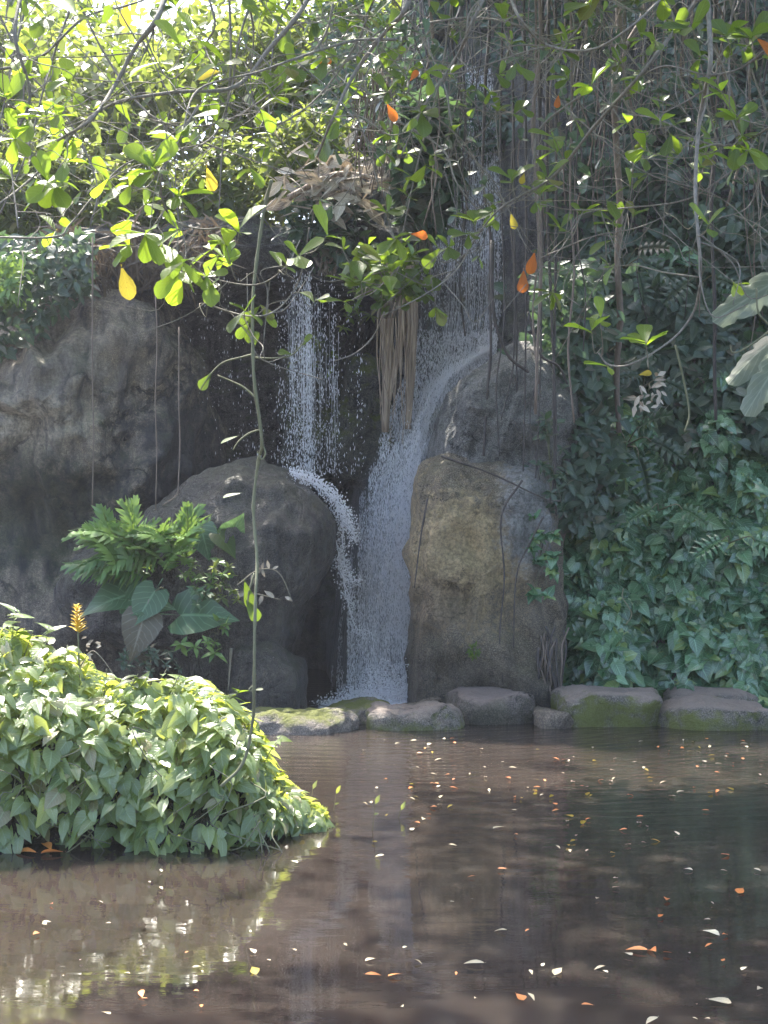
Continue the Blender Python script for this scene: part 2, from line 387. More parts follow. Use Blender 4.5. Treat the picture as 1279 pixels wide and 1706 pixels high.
def frond_geo(n=13, L=1.0, pl=.30, arch=.45, droop=.2):
    V, U, T = [], [], []
    def rp(t): return (0.0, t * L * (1 - .12 * t), .18 * math.sin(t * 1.6) - arch * t * t)
    for i in range(n + 1): V.append(rp(i / n)); U.append((0, i / n))
    for i in range(1, n):
        V.append((.006, rp(i / n)[1], rp(i / n)[2] - .004)); U.append((0, i / n))
    for i in range(n - 1):
        T += [(i, i + 1, n + 1 + i)]
    for s in (-1, 1):
        for i in range(n):
            t = (i + .5) / n; x0, y0, z0 = rp(t)
            l = pl * (math.sin(math.pi * min(1, .2 + .8 * t)) ** .7 + .12) * R(.85, 1.15)
            a = .5 + .6 * t + R(-.12, .12); w = .045
            b0 = len(V); dy, dx = math.sin(a), math.cos(a)
            dz = -droop * R(.3, 1.4)
            V.append((s * l * .35 * dx - s * w * dy * .6, y0 + l * .35 * dy + w * .7, z0 + .01)); V.append((s * l * .35 * dx + s * w * dy * .6, y0 + l * .35 * dy - w * .7, z0 + .01))
            V.append((s * l * .72 * dx - s * w * .4, y0 + l * .72 * dy + w * .35, z0 + dz * l * .6)); V.append((s * l * .72 * dx + s * w * .4, y0 + l * .72 * dy - w * .45, z0 + dz * l * .6))
            V.append((s * l * dx, y0 + l * dy, z0 + dz * l * 1.3))
            U += [(s * .3, t)] * 5
            T += [(i, b0 + 1, b0), (i, b0, i + 1), (b0, b0 + 1, b0 + 3), (b0, b0 + 3, b0 + 2), (b0 + 2, b0 + 3, b0 + 4)]
    return np.array(V, float), np.array(T, np.int32), np.array(U, float)
G_FROND = [frond_geo(12, 1, R(.22, .32), R(.3, .6), R(.1, .5)) for _ in range(5)]
_mc = {}
def shared(geos, mat, nm):
    key = (id(geos), mat.name)
    if key not in _mc: _mc[key] = [mesh_from(nm, v, t, mat, u) for v, t, u in geos]
    return random.choice(_mc[key])

# ------------------------------------------------------------------ terrain: cliff, plateau, pond
def ss(a, b, x): t = np.clip((x - a) / (b - a), 0, 1); return t * t * (3 - 2 * t)
def cliff_top(x): return 5.2 + 5.0 * ss(-.6, .9, x)
def cliff_y(x, z):
    x = np.asarray(x, float); z = np.asarray(z, float)
    cave = 17.4 + 0 * z + np.where(z > 4.5, (z - 4.5) * .6, 0) - 1.3 * ss(4.2, 4.7, z)
    chute = 14.35 + np.clip(z, -1, 5) * .36 + np.clip(z - 5, 0, 20) * .12
    bank = 13.55 + np.clip(z, 0, 4) * .42 + np.clip(z - 4, 0, 20) * .16
    xs = x - np.clip(z, 0, 5) * .16
    a = ss(-.75, -.45, xs); y = cave * (1 - a) + chute * a
    b = ss(1.15, 1.75, x); y = y * (1 - b) + bank * b
    return y
nx, nz_, ne = 300, 190, 40
xs = np.linspace(-16, 16, nx); V = []
for j in range(nz_ + ne):
    for i in range(nx):
        x = xs[i]; zt = float(cliff_top(x))
        if j < nz_:
            z = -.8 + (zt + .8) * j / (nz_ - 1); y = float(cliff_y(x, z))
            d = nz((x, y, z * .8), .8, 5) * .28 + nz((x * 2, y, z), 2.5, 4) * .10
            led = nz((x * .4, 0, z * 2.4), 1.2, 4) * .18
            V.append((x, y - d - led * (1 if x < 1 else .3), z))
        else:
            e = ((j - nz_ + 1) / ne) ** 2 * 55; y = float(cliff_y(x, zt)) + e
            V.append((x * (1 + e / 20), y, zt + e * .10 + nz((x, y, 3), .5, 3) * .15 * min(1, e)))
V = np.array(V); n2 = nz_ + ne
ii, jj = np.meshgrid(np.arange(nx - 1), np.arange(n2 - 1)); a = (jj * nx + ii).ravel()
tri = np.concatenate([np.stack([a, a + 1, a + nx + 1], 1), np.stack([a, a + nx + 1, a + nx], 1)])
tag(link('cliff', mesh_from('cliff', V, tri, M['cliff'])), kind='structure')
CL = V[:nz_ * nx].reshape(nz_, nx, 3)
def cliff_at(x, z):
    """real (noisy) cliff surface depth"""
    i = int(np.clip((x + 16) / 32 * (nx - 1), 0, nx - 1)); zt = float(cliff_top(x)); j = int(np.clip((z + .8) / (zt + .8) * (nz_ - 1), 0, nz_ - 1))
    return float(CL[j, i, 1])
def quad(name, x0, x1, y0, y1, z, mat, kind='structure'):
    me = mesh_from(name, [(x0, y0, z), (x1, y0, z), (x1, y1, z), (x0, y1, z)], [(0, 1, 2), (0, 2, 3)], mat, smooth=False)
    return tag(link(name, me), kind=kind)
quad('pond_bed_ground', -60, 60, -40, 80, -.9, M['soil'])
quad('pond_water', -15.9, 15.9, -14, 18, 0, M['water'])

# ------------------------------------------------------------------ boulders
def boulder(name, pts, Y, dy, mat, label, cat='boulder', amp=.10, nth=150, nph=96, p=.5, q=.55, lean=0.0, amp2=.05):
    W = np.array([[P(a, b, Y)[0], P(a, b, Y)[2]] for a, b in pts]); c = W.mean(0)
    V = []
    m = len(W); A, B = W - c, np.roll(W, -1, 0) - c
    def rad(th):
        d = np.array([math.cos(th), math.sin(th)]); best = 0
        for k in range(m):
            e = B[k] - A[k]; den = d[0] * e[1] - d[1] * e[0]
            if abs(den) < 1e-9: continue
            t = (A[k][0] * e[1] - A[k][1] * e[0]) / den; u = (A[k][0] * d[1] - A[k][1] * d[0]) / den
            if t > 0 and -1e-6 <= u <= 1 + 1e-6: best = max(best, t)
        return best
    rr = np.array([rad(2 * math.pi * i / nth) for i in range(nth)])
    for _ in range(2): rr = (np.roll(rr, 1) + 2 * rr + np.roll(rr, -1)) / 4
    for j in range(1, nph):
        ph = math.pi * j / nph; s = math.sin(ph) ** p; cc = math.copysign(abs(math.cos(ph)) ** q, math.cos(ph))
        for i in range(nth):
            th = 2 * math.pi * i / nth; x = c[0] + rr[i] * s * math.cos(th); z = c[1] + rr[i] * s * math.sin(th); y = Y - dy * cc + lean * (z - c[1])
            d = Vector((math.cos(th) * s, -cc, math.sin(th) * s)).normalized()
            k = (nz((x + Y, y, z), .9, 5) * amp * 1.3 + nz((x, y + 5, z), 3.2, 5) * amp2 - abs(nz((x * 1.3, y + 9, z * .8), 1.6, 3)) * amp * .9)
            V.append((x + d.x * k, y + d.y * k * 1.6, z + d.z * k))
    n0 = len(V); V.append((c[0], Y - dy * 1.0 + nz((c[0], 1, 1), .9) * amp, c[1])); V.append((c[0], Y + dy, c[1]))
    T = []
    for j in range(nph - 2):
        for i in range(nth):
            a, b = j * nth + i, j * nth + (i + 1) % nth; T += [(a, b, b + nth), (a, b + nth, a + nth)]
    for i in range(nth):
        T.append((n0, (i + 1) % nth, i)); e = (nph - 2) * nth; T.append((n0 + 1, e + i, e + (i + 1) % nth))
    o = based(name, V, T, mat); return tag(o, label, cat)

def wp(px, py, Y): return tuple(P(px, py, Y))
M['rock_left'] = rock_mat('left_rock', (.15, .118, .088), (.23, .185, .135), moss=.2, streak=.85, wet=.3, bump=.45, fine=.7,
    patch=[((.52, .44, .33), wp(70, 705, 14.2), (.62, 1.2, .36), .9), ((.27, .225, .17), wp(90, 600, 14.3), (.9, 1.5, .6), .8), ((.055, .065, .035), wp(60, 860, 14.2), (1.3, 1.5, .7), .8), ((.03, .03, .035), wp(330, 820, 14.6), (.9, 1.6, 1.5), .85)])  # last patch paints the shade on the right side of the boulder
M['rock_mid'] = rock_mat('middle_rock', (.075, .07, .065), (.15, .135, .115), moss=.45, mosscol=(.05, .06, .02), streak=.6, wet=1.1, lowdark=(.2, .8), fine=1.6)
M['rock_right'] = rock_mat('right_rock', (.16, .13, .095), (.26, .21, .15), moss=.2, streak=.3, wet=.3, lowdark=(.25, .95), fine=1.8,
    patch=[((.72, .54, .31), wp(765, 930, 12.9), (.70, 1.4, .80), .95), ((.30, .22, .14), wp(730, 1010, 12.9), (.5, .9, .35), .8), ((.42, .42, .43), wp(875, 850, 13.0), (.32, 1.2, .6), .9)])  # first patch is ochre stone with its lit brightness put into the colour
M['rock_up'] = rock_mat('upper_rock', (.19, .18, .17), (.29, .275, .255), moss=.15, streak=.6, wet=.4, fine=1.4)
M['ledge'] = rock_mat('ledge_rock', (.05, .048, .045), (.09, .085, .075), moss=.5, streak=.6, wet=.6)
M['mossrock'] = rock_mat('mossy_rock', (.06, .06, .05), (.12, .11, .08), moss=1.0, mosscol=(.10, .11, .02), streak=.4, wet=.6)
boulder('boulder', [(-420, 1300), (-420, 600), (-120, 570), (20, 540), (90, 495), (160, 470), (250, 478), (300, 520), (335, 600), (352, 700), (355, 800), (340, 1000), (300, 1300)], 15.6, 1.5, M['rock_left'],
        'huge grey brown boulder at the left with a pale lichen patch', amp=.18, p=.66, q=.75)
boulder('boulder', [(150, 470), (175, 425), (260, 400), (420, 385), (560, 395), (700, 398), (722, 440), (700, 482), (600, 488), (470, 492), (330, 500), (200, 498)], 15.9, 1.15, M['ledge'],
        'dark flat rock ledge that the thin left waterfall drips from', 'rock ledge', amp=.12, amp2=.06, p=.5)
boulder('boulder', [(110, 985), (118, 935), (190, 885), (250, 850), (320, 805), (420, 775), (480, 784), (522, 820), (546, 880), (542, 950), (512, 1030), (484, 1120), (480, 1260), (350, 1260), (340, 1150), (300, 1090), (150, 1060)], 13.9, 1.15, M['rock_mid'],
        'dark rounded boulder left of the falls with ferns growing on it', amp=.10, p=.7)
boulder('boulder', [(688, 1260), (682, 1100), (688, 1000), (688, 900), (694, 820), (706, 776), (735, 762), (830, 752), (905, 770), (930, 850), (932, 1000), (925, 1140), (915, 1260)], 13.8, 1.05, M['rock_right'],
        'ochre and grey boulder to the right of the main waterfall', amp=.09, p=.42, q=.5)
boulder('boulder', [(716, 800), (726, 728), (746, 668), (782, 632), (812, 606), (838, 588), (875, 592), (925, 630), (955, 700), (950, 780), (920, 860), (840, 850), (728, 830)], 14.25, 1.12, M['rock_up'],
        'pale grey upper boulder resting on the ochre boulder beside the chute', amp=.10, p=.42, q=.5)
boulder('boulder', [(585, 600), (560, 690), (550, 790), (600, 830), (660, 800), (668, 700), (650, 620), (620, 590)], 15.9, .7, M['mossrock'],
        'yellow green mossy rock in the cave behind the left waterfall', amp=.16, amp2=.08, nth=80, nph=44)
boulder('boulder', [(480, 600), (470, 700), (475, 800), (560, 810), (575, 700), (560, 590), (520, 560)], 16.3, .7, M['mossrock'],
        'dark mossy rock directly behind the falling droplets', amp=.16, amp2=.08, nth=80, nph=44)
boulder('boulder', [(385, 1060), (380, 1250), (520, 1250), (505, 1110), (460, 1070)], 13.0, .45, M['rock_mid'],
        'small brown boulder at the water under the fern boulder', amp=.08, nth=80, nph=44)

# stepping stones
def stone(px0, px1, ptop, pwater, label, mat, depth=.75, ex=.22, topmat=None, Y=None, amp=.07, skew=0.0):
    Y = Y or EYE * F / (pwater - HZ); x0, x1 = P(px0, 0, Y)[0], P(px1, 0, Y)[0]; z1 = P(0, ptop - 5, Y)[2]
    cx, cy = (x0 + x1) / 2, Y + depth / 2; hx, hz = (x1 - x0) / 2, (z1 + .25) / 2; cz = z1 - hz
    V, T = [], []; nu, nv = 64, 34
    sg = lambda v, e: math.copysign(abs(v) ** e, v)
    for j in range(nv + 1):
        ph = -math.pi / 2 + math.pi * j / nv
        for i in range(nu):
            th = 2 * math.pi * i / nu
            x = cx + hx * sg(math.cos(ph), ex) * sg(math.cos(th), ex); y = cy + depth / 2 * sg(math.cos(ph), ex) * sg(math.sin(th), ex + .15); z = cz + hz * sg(math.sin(ph), ex)
            z += skew * (x - cx); x += .05 * math.sin(y * 5 + px0) * hx; z -= .02 * math.cos(x * 6 + px1)
            k = nz((x * 1.3, y * 1.3, z + Y), 2.2, 4) * amp; k += -abs(nz((x, y, z + 3), 5, 3)) * .05; V.append((x + k, y + nz((y, x, z), 2.3, 3) * amp - k * .5, z + nz((z, x, y), 3, 4) * amp * .7 + nz((x * 3, y * 3, z), 4, 3) * .012))
    for j in range(nv):
        for i in range(nu):
            a, b = j * nu + i, j * nu + (i + 1) % nu; T += [(a, b, b + nu), (a, b + nu, a + nu)]
    return tag(based('stepping_stone', V, T, mat), label, 'stepping stone', 'stepping stones in a row across the pond')
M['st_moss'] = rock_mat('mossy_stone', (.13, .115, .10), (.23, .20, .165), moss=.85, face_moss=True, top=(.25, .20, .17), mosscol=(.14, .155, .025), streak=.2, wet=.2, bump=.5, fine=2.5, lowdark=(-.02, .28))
M['st_mosstop'] = rock_mat('moss_topped_stone', (.16, .14, .12), (.26, .22, .19), moss=.95, mosscol=(.14, .155, .025), streak=.2, wet=.2, bump=.5, fine=2.5, lowdark=(-.04, .2))
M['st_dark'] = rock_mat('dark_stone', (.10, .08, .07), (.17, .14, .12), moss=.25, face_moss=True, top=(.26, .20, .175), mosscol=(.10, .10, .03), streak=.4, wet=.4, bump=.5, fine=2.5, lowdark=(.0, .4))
M['st_brown'] = rock_mat('brown_stone', (.13, .10, .08), (.2, .16, .12), moss=.1, streak=.2, wet=.5, bump=.4, fine=2.5, lowdark=(-.05, .25))
stone(395, 588, 1190, 1224, 'low rounded mossy stepping stone just right of the leafy bush', M['st_mosstop'], .62, .62)
stone(330, 440, 1166, 1190, 'small low stepping stone half hidden behind the leafy bush', M['st_mosstop'], .5, .6)
stone(530, 662, 1184, 1206, 'mossy stepping stone tucked behind the flat topped stone at the foot of the fall', M['st_mosstop'], .9, .6)
stone(606, 778, 1186, 1217, 'flat topped pinkish stepping stone with a green mossy rim', M['st_moss'], .62, .5)
stone(640, 760, 1176, 1196, 'thin flat stepping stone slab at the foot of the main waterfall', M['st_brown'], .5, .5)
stone(757, 902, 1163, 1207, 'dark brown blocky stepping stone in front of the ochre boulder', M['st_dark'], .75, .36, skew=.03)
stone(896, 952, 1186, 1214, 'narrow dull brown stepping stone low between two blocks', M['st_brown'], .55, .5)
stone(932, 1106, 1160, 1212, 'square stepping stone with bright green moss on its face', M['st_moss'], .8, .32)
stone(1117, 1300, 1178, 1216, 'rounded stepping stone at the right edge of the picture in front', M['st_moss'], .6, .48)
stone(1118, 1275, 1160, 1192, 'flat stepping stone at the right partly behind another stone', M['st_moss'], .55, .45)

# ------------------------------------------------------------------ plants: generic scatterers
def put_leaves(parent, geos, mat, pts, nm='leaf'):
    for (p, d, n, s) in pts:
        link(nm, shared(geos, mat, nm), parent, mat4(p, d, n, s))
def lump(x, y, z, s=1.3): return nz((x, y, z), s, 3)

# --- bush in the left foreground
def bush_h(x):
    return float(np.interp(x, [-3.6, -2.13, -1.83, -1.53, -1.13, -.88, -.72, -.65, -.55, -.42, -.34], [1.2, 1.08, .92, .80, .75, .67, .50, .34, .20, .13, .07]))
bush = empty('leafy_bush', (-1.5, 8.0, 0), 'low mound of pale green leaves sunlit on top at the left edge of the pond', 'bush')
pts = []
for k in range(5200):
    x = R(-3.5, -.33); H = bush_h(x) * (1 + .12 * lump(x, 0, 3, 2.2)); wdt = .72 * min(1, max(.1, (-.25 - x) / .55))
    t = math.acos(R(-.55, 1)) if random.random() < .5 else R(.0, 2.3)
    ly = random.choice([1, 1, .93, .85, .75])
    y = 8.0 - wdt * math.copysign(abs(math.cos(t)) ** .8, math.cos(t)) * ly; z = max(.02, H * abs(math.sin(t)) ** .85 * ly)
    if lump(x * 1.2 + 7, y, z * 1.5, 4.0) < -.10 + .0 * z and ly > .9 and z < .62 * H: continue
    k2 = .11 * lump(x * 2, y * 2, z * 2, 2.2); y -= k2; z += k2 * .6
    out = Vector((.9 if x > -.7 else R(-.3, .3), -math.cos(t), math.sin(t) * .9)).normalized()
    d = Vector((R(-.8, .8), -.55 * math.cos(t) + R(-.4, .3), -.65 + .75 * math.sin(t) * R(-.2, 1)))
    nn = Vector((out.x + R(-.8, .8), out.y + R(-.7, .7), out.z + .45 + R(-.6, .6)))
    pts.append(((x, y, z), tuple(d), tuple(nn), R(.06, .135) * (1 if x < -.65 else .75)))
vis = sorted(range(len(pts)), key=lambda i: -(pts[i][3] * (1 + .3 * (pts[i][0][1] < 7.7)) * (1 if pts[i][0][0] > -2.1 and pts[i][0][1] < 8.1 else 0)))
big = set(vis[:300]); put_leaves(bush, G_BUSH, M['bush'], [pts[i] for i in vis[:300]])
rest = [pts[i] for i in range(len(pts)) if i not in big]
v, t, u = batch(G_BUSH, [a[0] for a in rest], [a[1] for a in rest], [a[2] for a in rest], [a[3] for a in rest])
tag(link('small_leaves', mesh_from('small_leaves', v, t, M['bush'], u), bush), kind='stuff')
# stems among the leaves
for k in range(26):
    x = R(-2.4, -.55); z = R(.1, .8) * bush_h(x); y = 8.0 - .62
    pth = smooth_path([(x, y + .1, z), (x + R(-.1, .1), y - .04, z + R(-.1, .05)), (x + R(-.2, .2), y - .07, z - R(.08, .2)), (x + R(-.2, .2), y - .03, max(.0, z - R(.2, .4)))], 4)
    tube('stem', pth, .004, .003, M['vine'], bush, 4)
# soil mound inside
Vm = []; mx_, my_ = 60, 24
for i in range(mx_):
    x = -3.6 + 3.2 * i / (mx_ - 1)
    for j in range(my_):
        t = math.pi * j / (my_ - 1); wd = .50 * min(1, (.1 - x) / 1.0); Vm.append((x, 8.0 - wd * math.cos(t), -.15 + (bush_h(x) * .72 + .10) * math.sin(t) + .04 * lump(x, t, 1, 4)))
a = np.array([i * my_ + j for i in range(mx_ - 1) for j in range(my_ - 1)])
tri = np.concatenate([np.stack([a, a + my_, a + my_ + 1], 1), np.stack([a, a + my_ + 1, a + 1], 1)])
tag(link('bank_ground', mesh_from('bank_ground', Vm, tri, M['soil'])), kind='structure')
# taller sprigs
def sprig(px, py0, py1, Y, label, n=9, s=.11, mat='bush', geos=None, lean=.05, group=None, stemw=.004):
    b = P(px, py0, Y); tp = P(px, py1, Y) + Vector((lean, R(-.05, .05), 0)); o = empty('leafy_sprig', b, label, 'plant', group)
    pth = smooth_path([b, b.lerp(tp, .5) + Vector((R(-.03, .03), R(-.03, .03), 0)), tp], 5); tube('stem', pth, stemw, stemw * .5, M['vine'], o, 5)
    L = []
    for i in range(n):
        q = pth[min(len(pth) - 1, int(len(pth) * (.25 + .75 * i / n)))]; an = i * 2.4 + R(-.4, .4)
        d = Vector((math.cos(an), math.sin(an), R(-.3, .5))); L.append((tuple(q), tuple(d), (R(-.3, .3), R(-.5, .2), 1), s * R(.75, 1.2)))
    put_leaves(o, geos or G_BUSH, M[mat], L); return o
sprig(12, 1110, 1015, 7.9, 'tall leafy sprig at the left picture edge above the bush', 10, .12)
sprig(62, 1130, 1045, 8.0, 'leafy sprig with broad pale leaves left of the yellow flower spike', 10, .13)
sprig(95, 1140, 1075, 7.8, 'short sprig with a yellow green leaf pointing right under the flower spike', 6, .10)
sprig(300, 1150, 1130, 8.2, 'grey green upright sprig on the crest of the bush', 6, .13)
sprig(215, 1150, 1122, 7.9, 'arching yellow green sprig on the bush crest right of the flower spike', 8, .12, 'canopy', G_LAN)
sprig(382, 1165, 1150, 7.9, 'bright yellow green sprig at the right end of the bush crest', 8, .08, 'canopy', G_LAN)
for i, px in enumerate([30, 118, 165, 190, 245, 270, 325, 350, 410, 430]):
    x_ = (px - 639.5) / F * 7.9; z_ = bush_h(x_); b_ = Vector((x_, 7.9, max(.05, z_ - .15))); o = bush; 
    tp_ = b_ + Vector((R(-.1, .14), R(-.15, .05), R(.16, .26))); pth = smooth_path([b_, b_.lerp(tp_, .5) + Vector((R(-.02, .02), 0, .01)), tp_], 4); tube('shoot', pth, .003, .002, M['vine'], bush, 4)
    put_leaves(bush, G_BUSH if i % 2 else G_LAN, M['bush'] if i % 3 else M['lime'], [(tuple(pth[int(R(.4, 1) * (len(pth) - 1))]), (math.cos(k * 2.4), math.sin(k * 2.4), R(-.4, .5)), (R(-.4, .4), R(-.6, .2), 1), R(.06, .11)) for k in range(6)])
# yellow flower spike
b = P(132, 1150, 7.9); fl = empty('flower_spike', b, 'upright yellow orange flower spike rising above the bush', 'flower')
tp = P(128, 1008, 7.9); pth = smooth_path([b, P(131, 1080, 7.9), tp], 6); tube('stem', pth, .006, .003, M['vine'], fl, 6)
L = []
for i in range(46):
    q = P(131, 1055, 7.9).lerp(tp, i / 46); an = i * 2.4
    L.append((tuple(q), (math.cos(an), math.sin(an), .75), (-math.cos(an), -math.sin(an), 1), .055 * (1.15 - .6 * i / 46)))
put_leaves(fl, G_LAN, M['flower'], L, 'petal')
pth = smooth_path([P(134, 1110, 7.9), P(152, 1085, 7.9), P(168, 1095, 7.88), P(190, 1125, 7.86)], 5); tube('side_stem', pth, .004, .002, M['twig'], fl, 5)
put_leaves(fl, G_LAN, M['dry'], [(tuple(P(R(136, 165), R(1045, 1100), 7.9)), (R(-1, 1), R(-1, 1), R(-.5, .5)), (0, -1, .5), .04) for _ in range(12)], 'dried_petal')
# fallen debris at the foot of the bush
for (x, y, mt, s) in [(250, 1412, 'float_orange', .10), (60, 1424, 'float_orange', .12), (85, 1420, 'float_orange', .10), (105, 1423, 'float_orange', .11), (300, 1408, 'float_pale', .10), (330, 1404, 'float_pale', .08), (520, 1385, 'yellow', .07), (505, 1395, 'yellow', .06), (235, 1415, 'float_orange', .06)]:
    Y = EYE * F / (y - HZ)
    o = link('fallen_leaf', shared(G_OBO, M[mt], 'fallen_leaf'), None, mat4(wp(x, y, Y)[:2] + (.012,), (R(-1, 1), R(-.3, .3), .05), (0, 0, 1), s))
    tag(o, {'float_orange': 'reddish fallen leaf at the waterline under the leafy bush', 'float_pale': 'pale dry fallen leaf at the foot of the leafy bush', 'yellow': 'small yellow leaf at the right tip of the leafy bush'}[mt], 'leaf', 'fallen leaves along the foot of the bush')

# --- ivy curtain on the right bank
def edge_left(z): # left limit of the ivy (world x) by height
    return float(np.interp(z, [0, .45, .9, 1.4, 2.2, 2.8, 3.6, 4.5, 7.5], [1.68, 1.60, 1.40, 1.40, 1.52, 1.62, 1.8, 2.0, 2.2]))
ivy = empty('ivy_curtain', (3, 13.4, 0), 'thick curtain of dark green ivy covering the right bank down to the stones', 'ivy')
pts = []
for k in range(9000):
    z = R(.03, 4.6)
    if z > 3.2 and random.random() < .5: continue
    x0 = edge_left(z) + .1 * nz((z, 1, 1), 2.5); x = R(x0, 4.6)
    l = lump(x, 0, z, 1.0) * .34 + lump(x, 3, z, 2.6) * .34
    sh = .12 * ss(0, .4, x - x0)
    y = min(float(cliff_y(max(x, 1.9), z)) - .22 - float(sh) - l, cliff_at(x, z) - .10) + R(0, .14) - .04
    gx = (lump(x + .15, 0, z, 1.0) - lump(x - .15, 0, z, 1.0)) ; gz = (lump(x, 0, z + .15, 1.0) - lump(x, 0, z - .15, 1.0))
    d = (R(-.7, .7), R(-.5, .1), R(-1.1, .1)); n = (R(-.7, .7) - gx, -1 + R(-.4, .4), .8 + R(-.7, .7) - gz)
    pts.append(((x, y, z), d, n, R(.11, .20) * (1 if z < 2.6 else .8)))
inview = [i for i in range(len(pts)) if pts[i][0][0] < 3.7 and pts[i][0][2] < 3.2]
inview.sort(key=lambda i: pts[i][0][1] - float(cliff_y(max(pts[i][0][0], 1.9), pts[i][0][2])) - pts[i][3] * 3)
big = set(inview[:300]); put_leaves(ivy, G_HRT, M['ivy'], [pts[i] for i in inview[:300]])
rest = [pts[i] for i in range(len(pts)) if i not in big]
v, t, u = batch(G_HRT + G_ARW[:1], *[[a[k] for a in rest] for k in range(4)])
tag(link('small_leaves', mesh_from('small_leaves', v, t, M['ivy'], u), ivy), kind='stuff')

# --- shade foliage on the upper right cliff and around the rocks
def foliage_patch(name, label, cat, n, fn, geos, mat, smin, smax, out=(0, -1, .4), droop=.6, spread=.7):
    pts = [fn() for _ in range(n)]; c = np.mean([p for p in pts], 0)
    d = [(R(-.9, .9), R(-.6, .2), R(-droop * 1.6, .4)) for _ in pts]; nn = [(out[0] + R(-spread, spread), out[1] + R(-.4, .4), out[2] + R(-.5, .5)) for _ in pts]
    v, t, u = batch(geos, pts, d, nn, [R(smin, smax) for _ in pts]); o = based(name, v, t, mat, u)
    return tag(o, label, cat, kind='stuff')
def on_cliff(px0, px1, py0, py1, off=.15, thr=-.2, sc_=.8):
    def f():
        for _ in range(60):
            px, py = R(px0, px1), R(py0, py1); q = P(px, py, 15.5); 
            if lump(q.x, 5, q.z, sc_) > thr: break
        y = cliff_at(q.x, q.z); s = y / 15.5
        return (q.x, y - off - R(0, .25) - .25 * lump(q.x, 1, q.z, 1.5), q.z)
    return f
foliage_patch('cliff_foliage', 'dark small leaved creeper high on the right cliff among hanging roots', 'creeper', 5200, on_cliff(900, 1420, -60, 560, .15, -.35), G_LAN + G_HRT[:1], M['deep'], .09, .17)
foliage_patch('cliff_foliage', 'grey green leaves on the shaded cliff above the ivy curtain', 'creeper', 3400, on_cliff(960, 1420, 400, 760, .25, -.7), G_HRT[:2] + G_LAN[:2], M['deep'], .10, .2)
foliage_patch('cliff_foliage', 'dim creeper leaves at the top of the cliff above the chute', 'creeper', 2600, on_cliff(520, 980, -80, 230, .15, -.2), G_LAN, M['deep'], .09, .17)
foliage_patch('cliff_foliage', 'tangle of small leaves and stems over the top of the upper boulder', 'creeper', 500, lambda: tuple(P(R(900, 1000), R(640, 860), 13.75) + Vector((0, R(-.1, .3), 0))), G_LAN, M['deep'], .06, .12)

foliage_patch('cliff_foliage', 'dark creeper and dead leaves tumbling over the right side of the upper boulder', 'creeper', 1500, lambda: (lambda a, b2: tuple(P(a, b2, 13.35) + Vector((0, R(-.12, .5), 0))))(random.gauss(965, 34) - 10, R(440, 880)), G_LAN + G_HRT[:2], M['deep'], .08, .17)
# --- monstera leaves
def monstera(px, py, Y, n, s, label, mat='deep'):
    c = P(px, py, Y); o = empty('monstera_plant', c, label, 'monstera', 'split leaved plants on the right cliff'); L = []
    for i in range(n):
        an = 2 * math.pi * i / n + R(-.3, .3); q = c + Vector((math.cos(an) * s * .5, R(-.25, 0), math.sin(an) * s * .4))
        tube('stem', smooth_path([c + Vector((0, .25, 0)), c.lerp(q, .6) + Vector((0, -.05, .05)), q], 3), .008, .005, M['vine'], o, 4)
        L.append((tuple(q), (math.cos(an) + R(-.2, .2), -.35, math.sin(an) * .7 - .45), (R(-.2, .2), -1, .9), s * R(.75, 1.1)))
    put_leaves(o, G_MON, M[mat], L)
monstera(1045, 440, 14.4, 5, .34, 'split leaved monstera high on the cliff left of the upper banana leaf')
monstera(1170, 470, 14.5, 4, .30, 'monstera leaves just left of the upper banana leaf')
monstera(1020, 580, 14.3, 4, .34, 'monstera leaves behind the small lit leaves hanging on the looping twig')
monstera(1050, 740, 13.8, 5, .40, 'large monstera with pale split leaves at the top of the ivy curtain')
monstera(960, 640, 14.0, 3, .3, 'drooping monstera beside the grey upper boulder')
monstera(1225, 905, 13.0, 2, .34, 'monstera leaf set in the ivy near the right picture edge', 'ivy')
monstera(1105, 850, 13.0, 2, .26, 'pale monstera leaf low in the middle of the ivy', 'big')
monstera(1080, 640, 13.9, 3, .28, 'monstera behind the pale withered leaf clump', 'deep')

# --- banana leaves
def ban_geo():
    rows = [(i / 22, .165 * math.sin(math.pi * min(1, .10 + .86 * i / 22)) ** .45 * (1 - (.35 if i % 5 == 3 else 0) * R(.2, 1)) * R(.95, 1.05), R(-.01, .02)) for i in range(22)] + [(1, 0, 0)]
    return leaf_geo(rows, fold=-.35, arch=.35, pet=.15, petw=.02)
G_BAN = [ban_geo() for _ in range(2)]
def banana(px0, py0, px1, py1, Y, s, label, n=(0, -.8, .8)):
    a, b = P(px0, py0, Y), P(px1, py1, Y - .3); o = empty('banana_plant', a, label, 'banana plant')
    tube('stem', smooth_path([a + Vector((.5, .3, -.8)), a + Vector((.2, .1, -.2)), a], 4), .03, .015, M['vine'], o, 6)
    put_leaves(o, G_BAN, M['banana'], [(tuple(a), tuple(b - a), n, (b - a).length)])
banana(1352, 440, 1208, 498, 12.2, 1, 'long torn pale banana leaf pointing left at the right picture edge', (.1, -1, .5))
banana(1340, 548, 1246, 656, 11.8, 1, 'broad pale banana leaf drooping at the right edge below the torn one', (-.3, -1, .4))
banana(1345, 530, 1215, 590, 12.6, 1, 'narrow shaded banana leaf between the two pale ones', (0, -.7, 1))

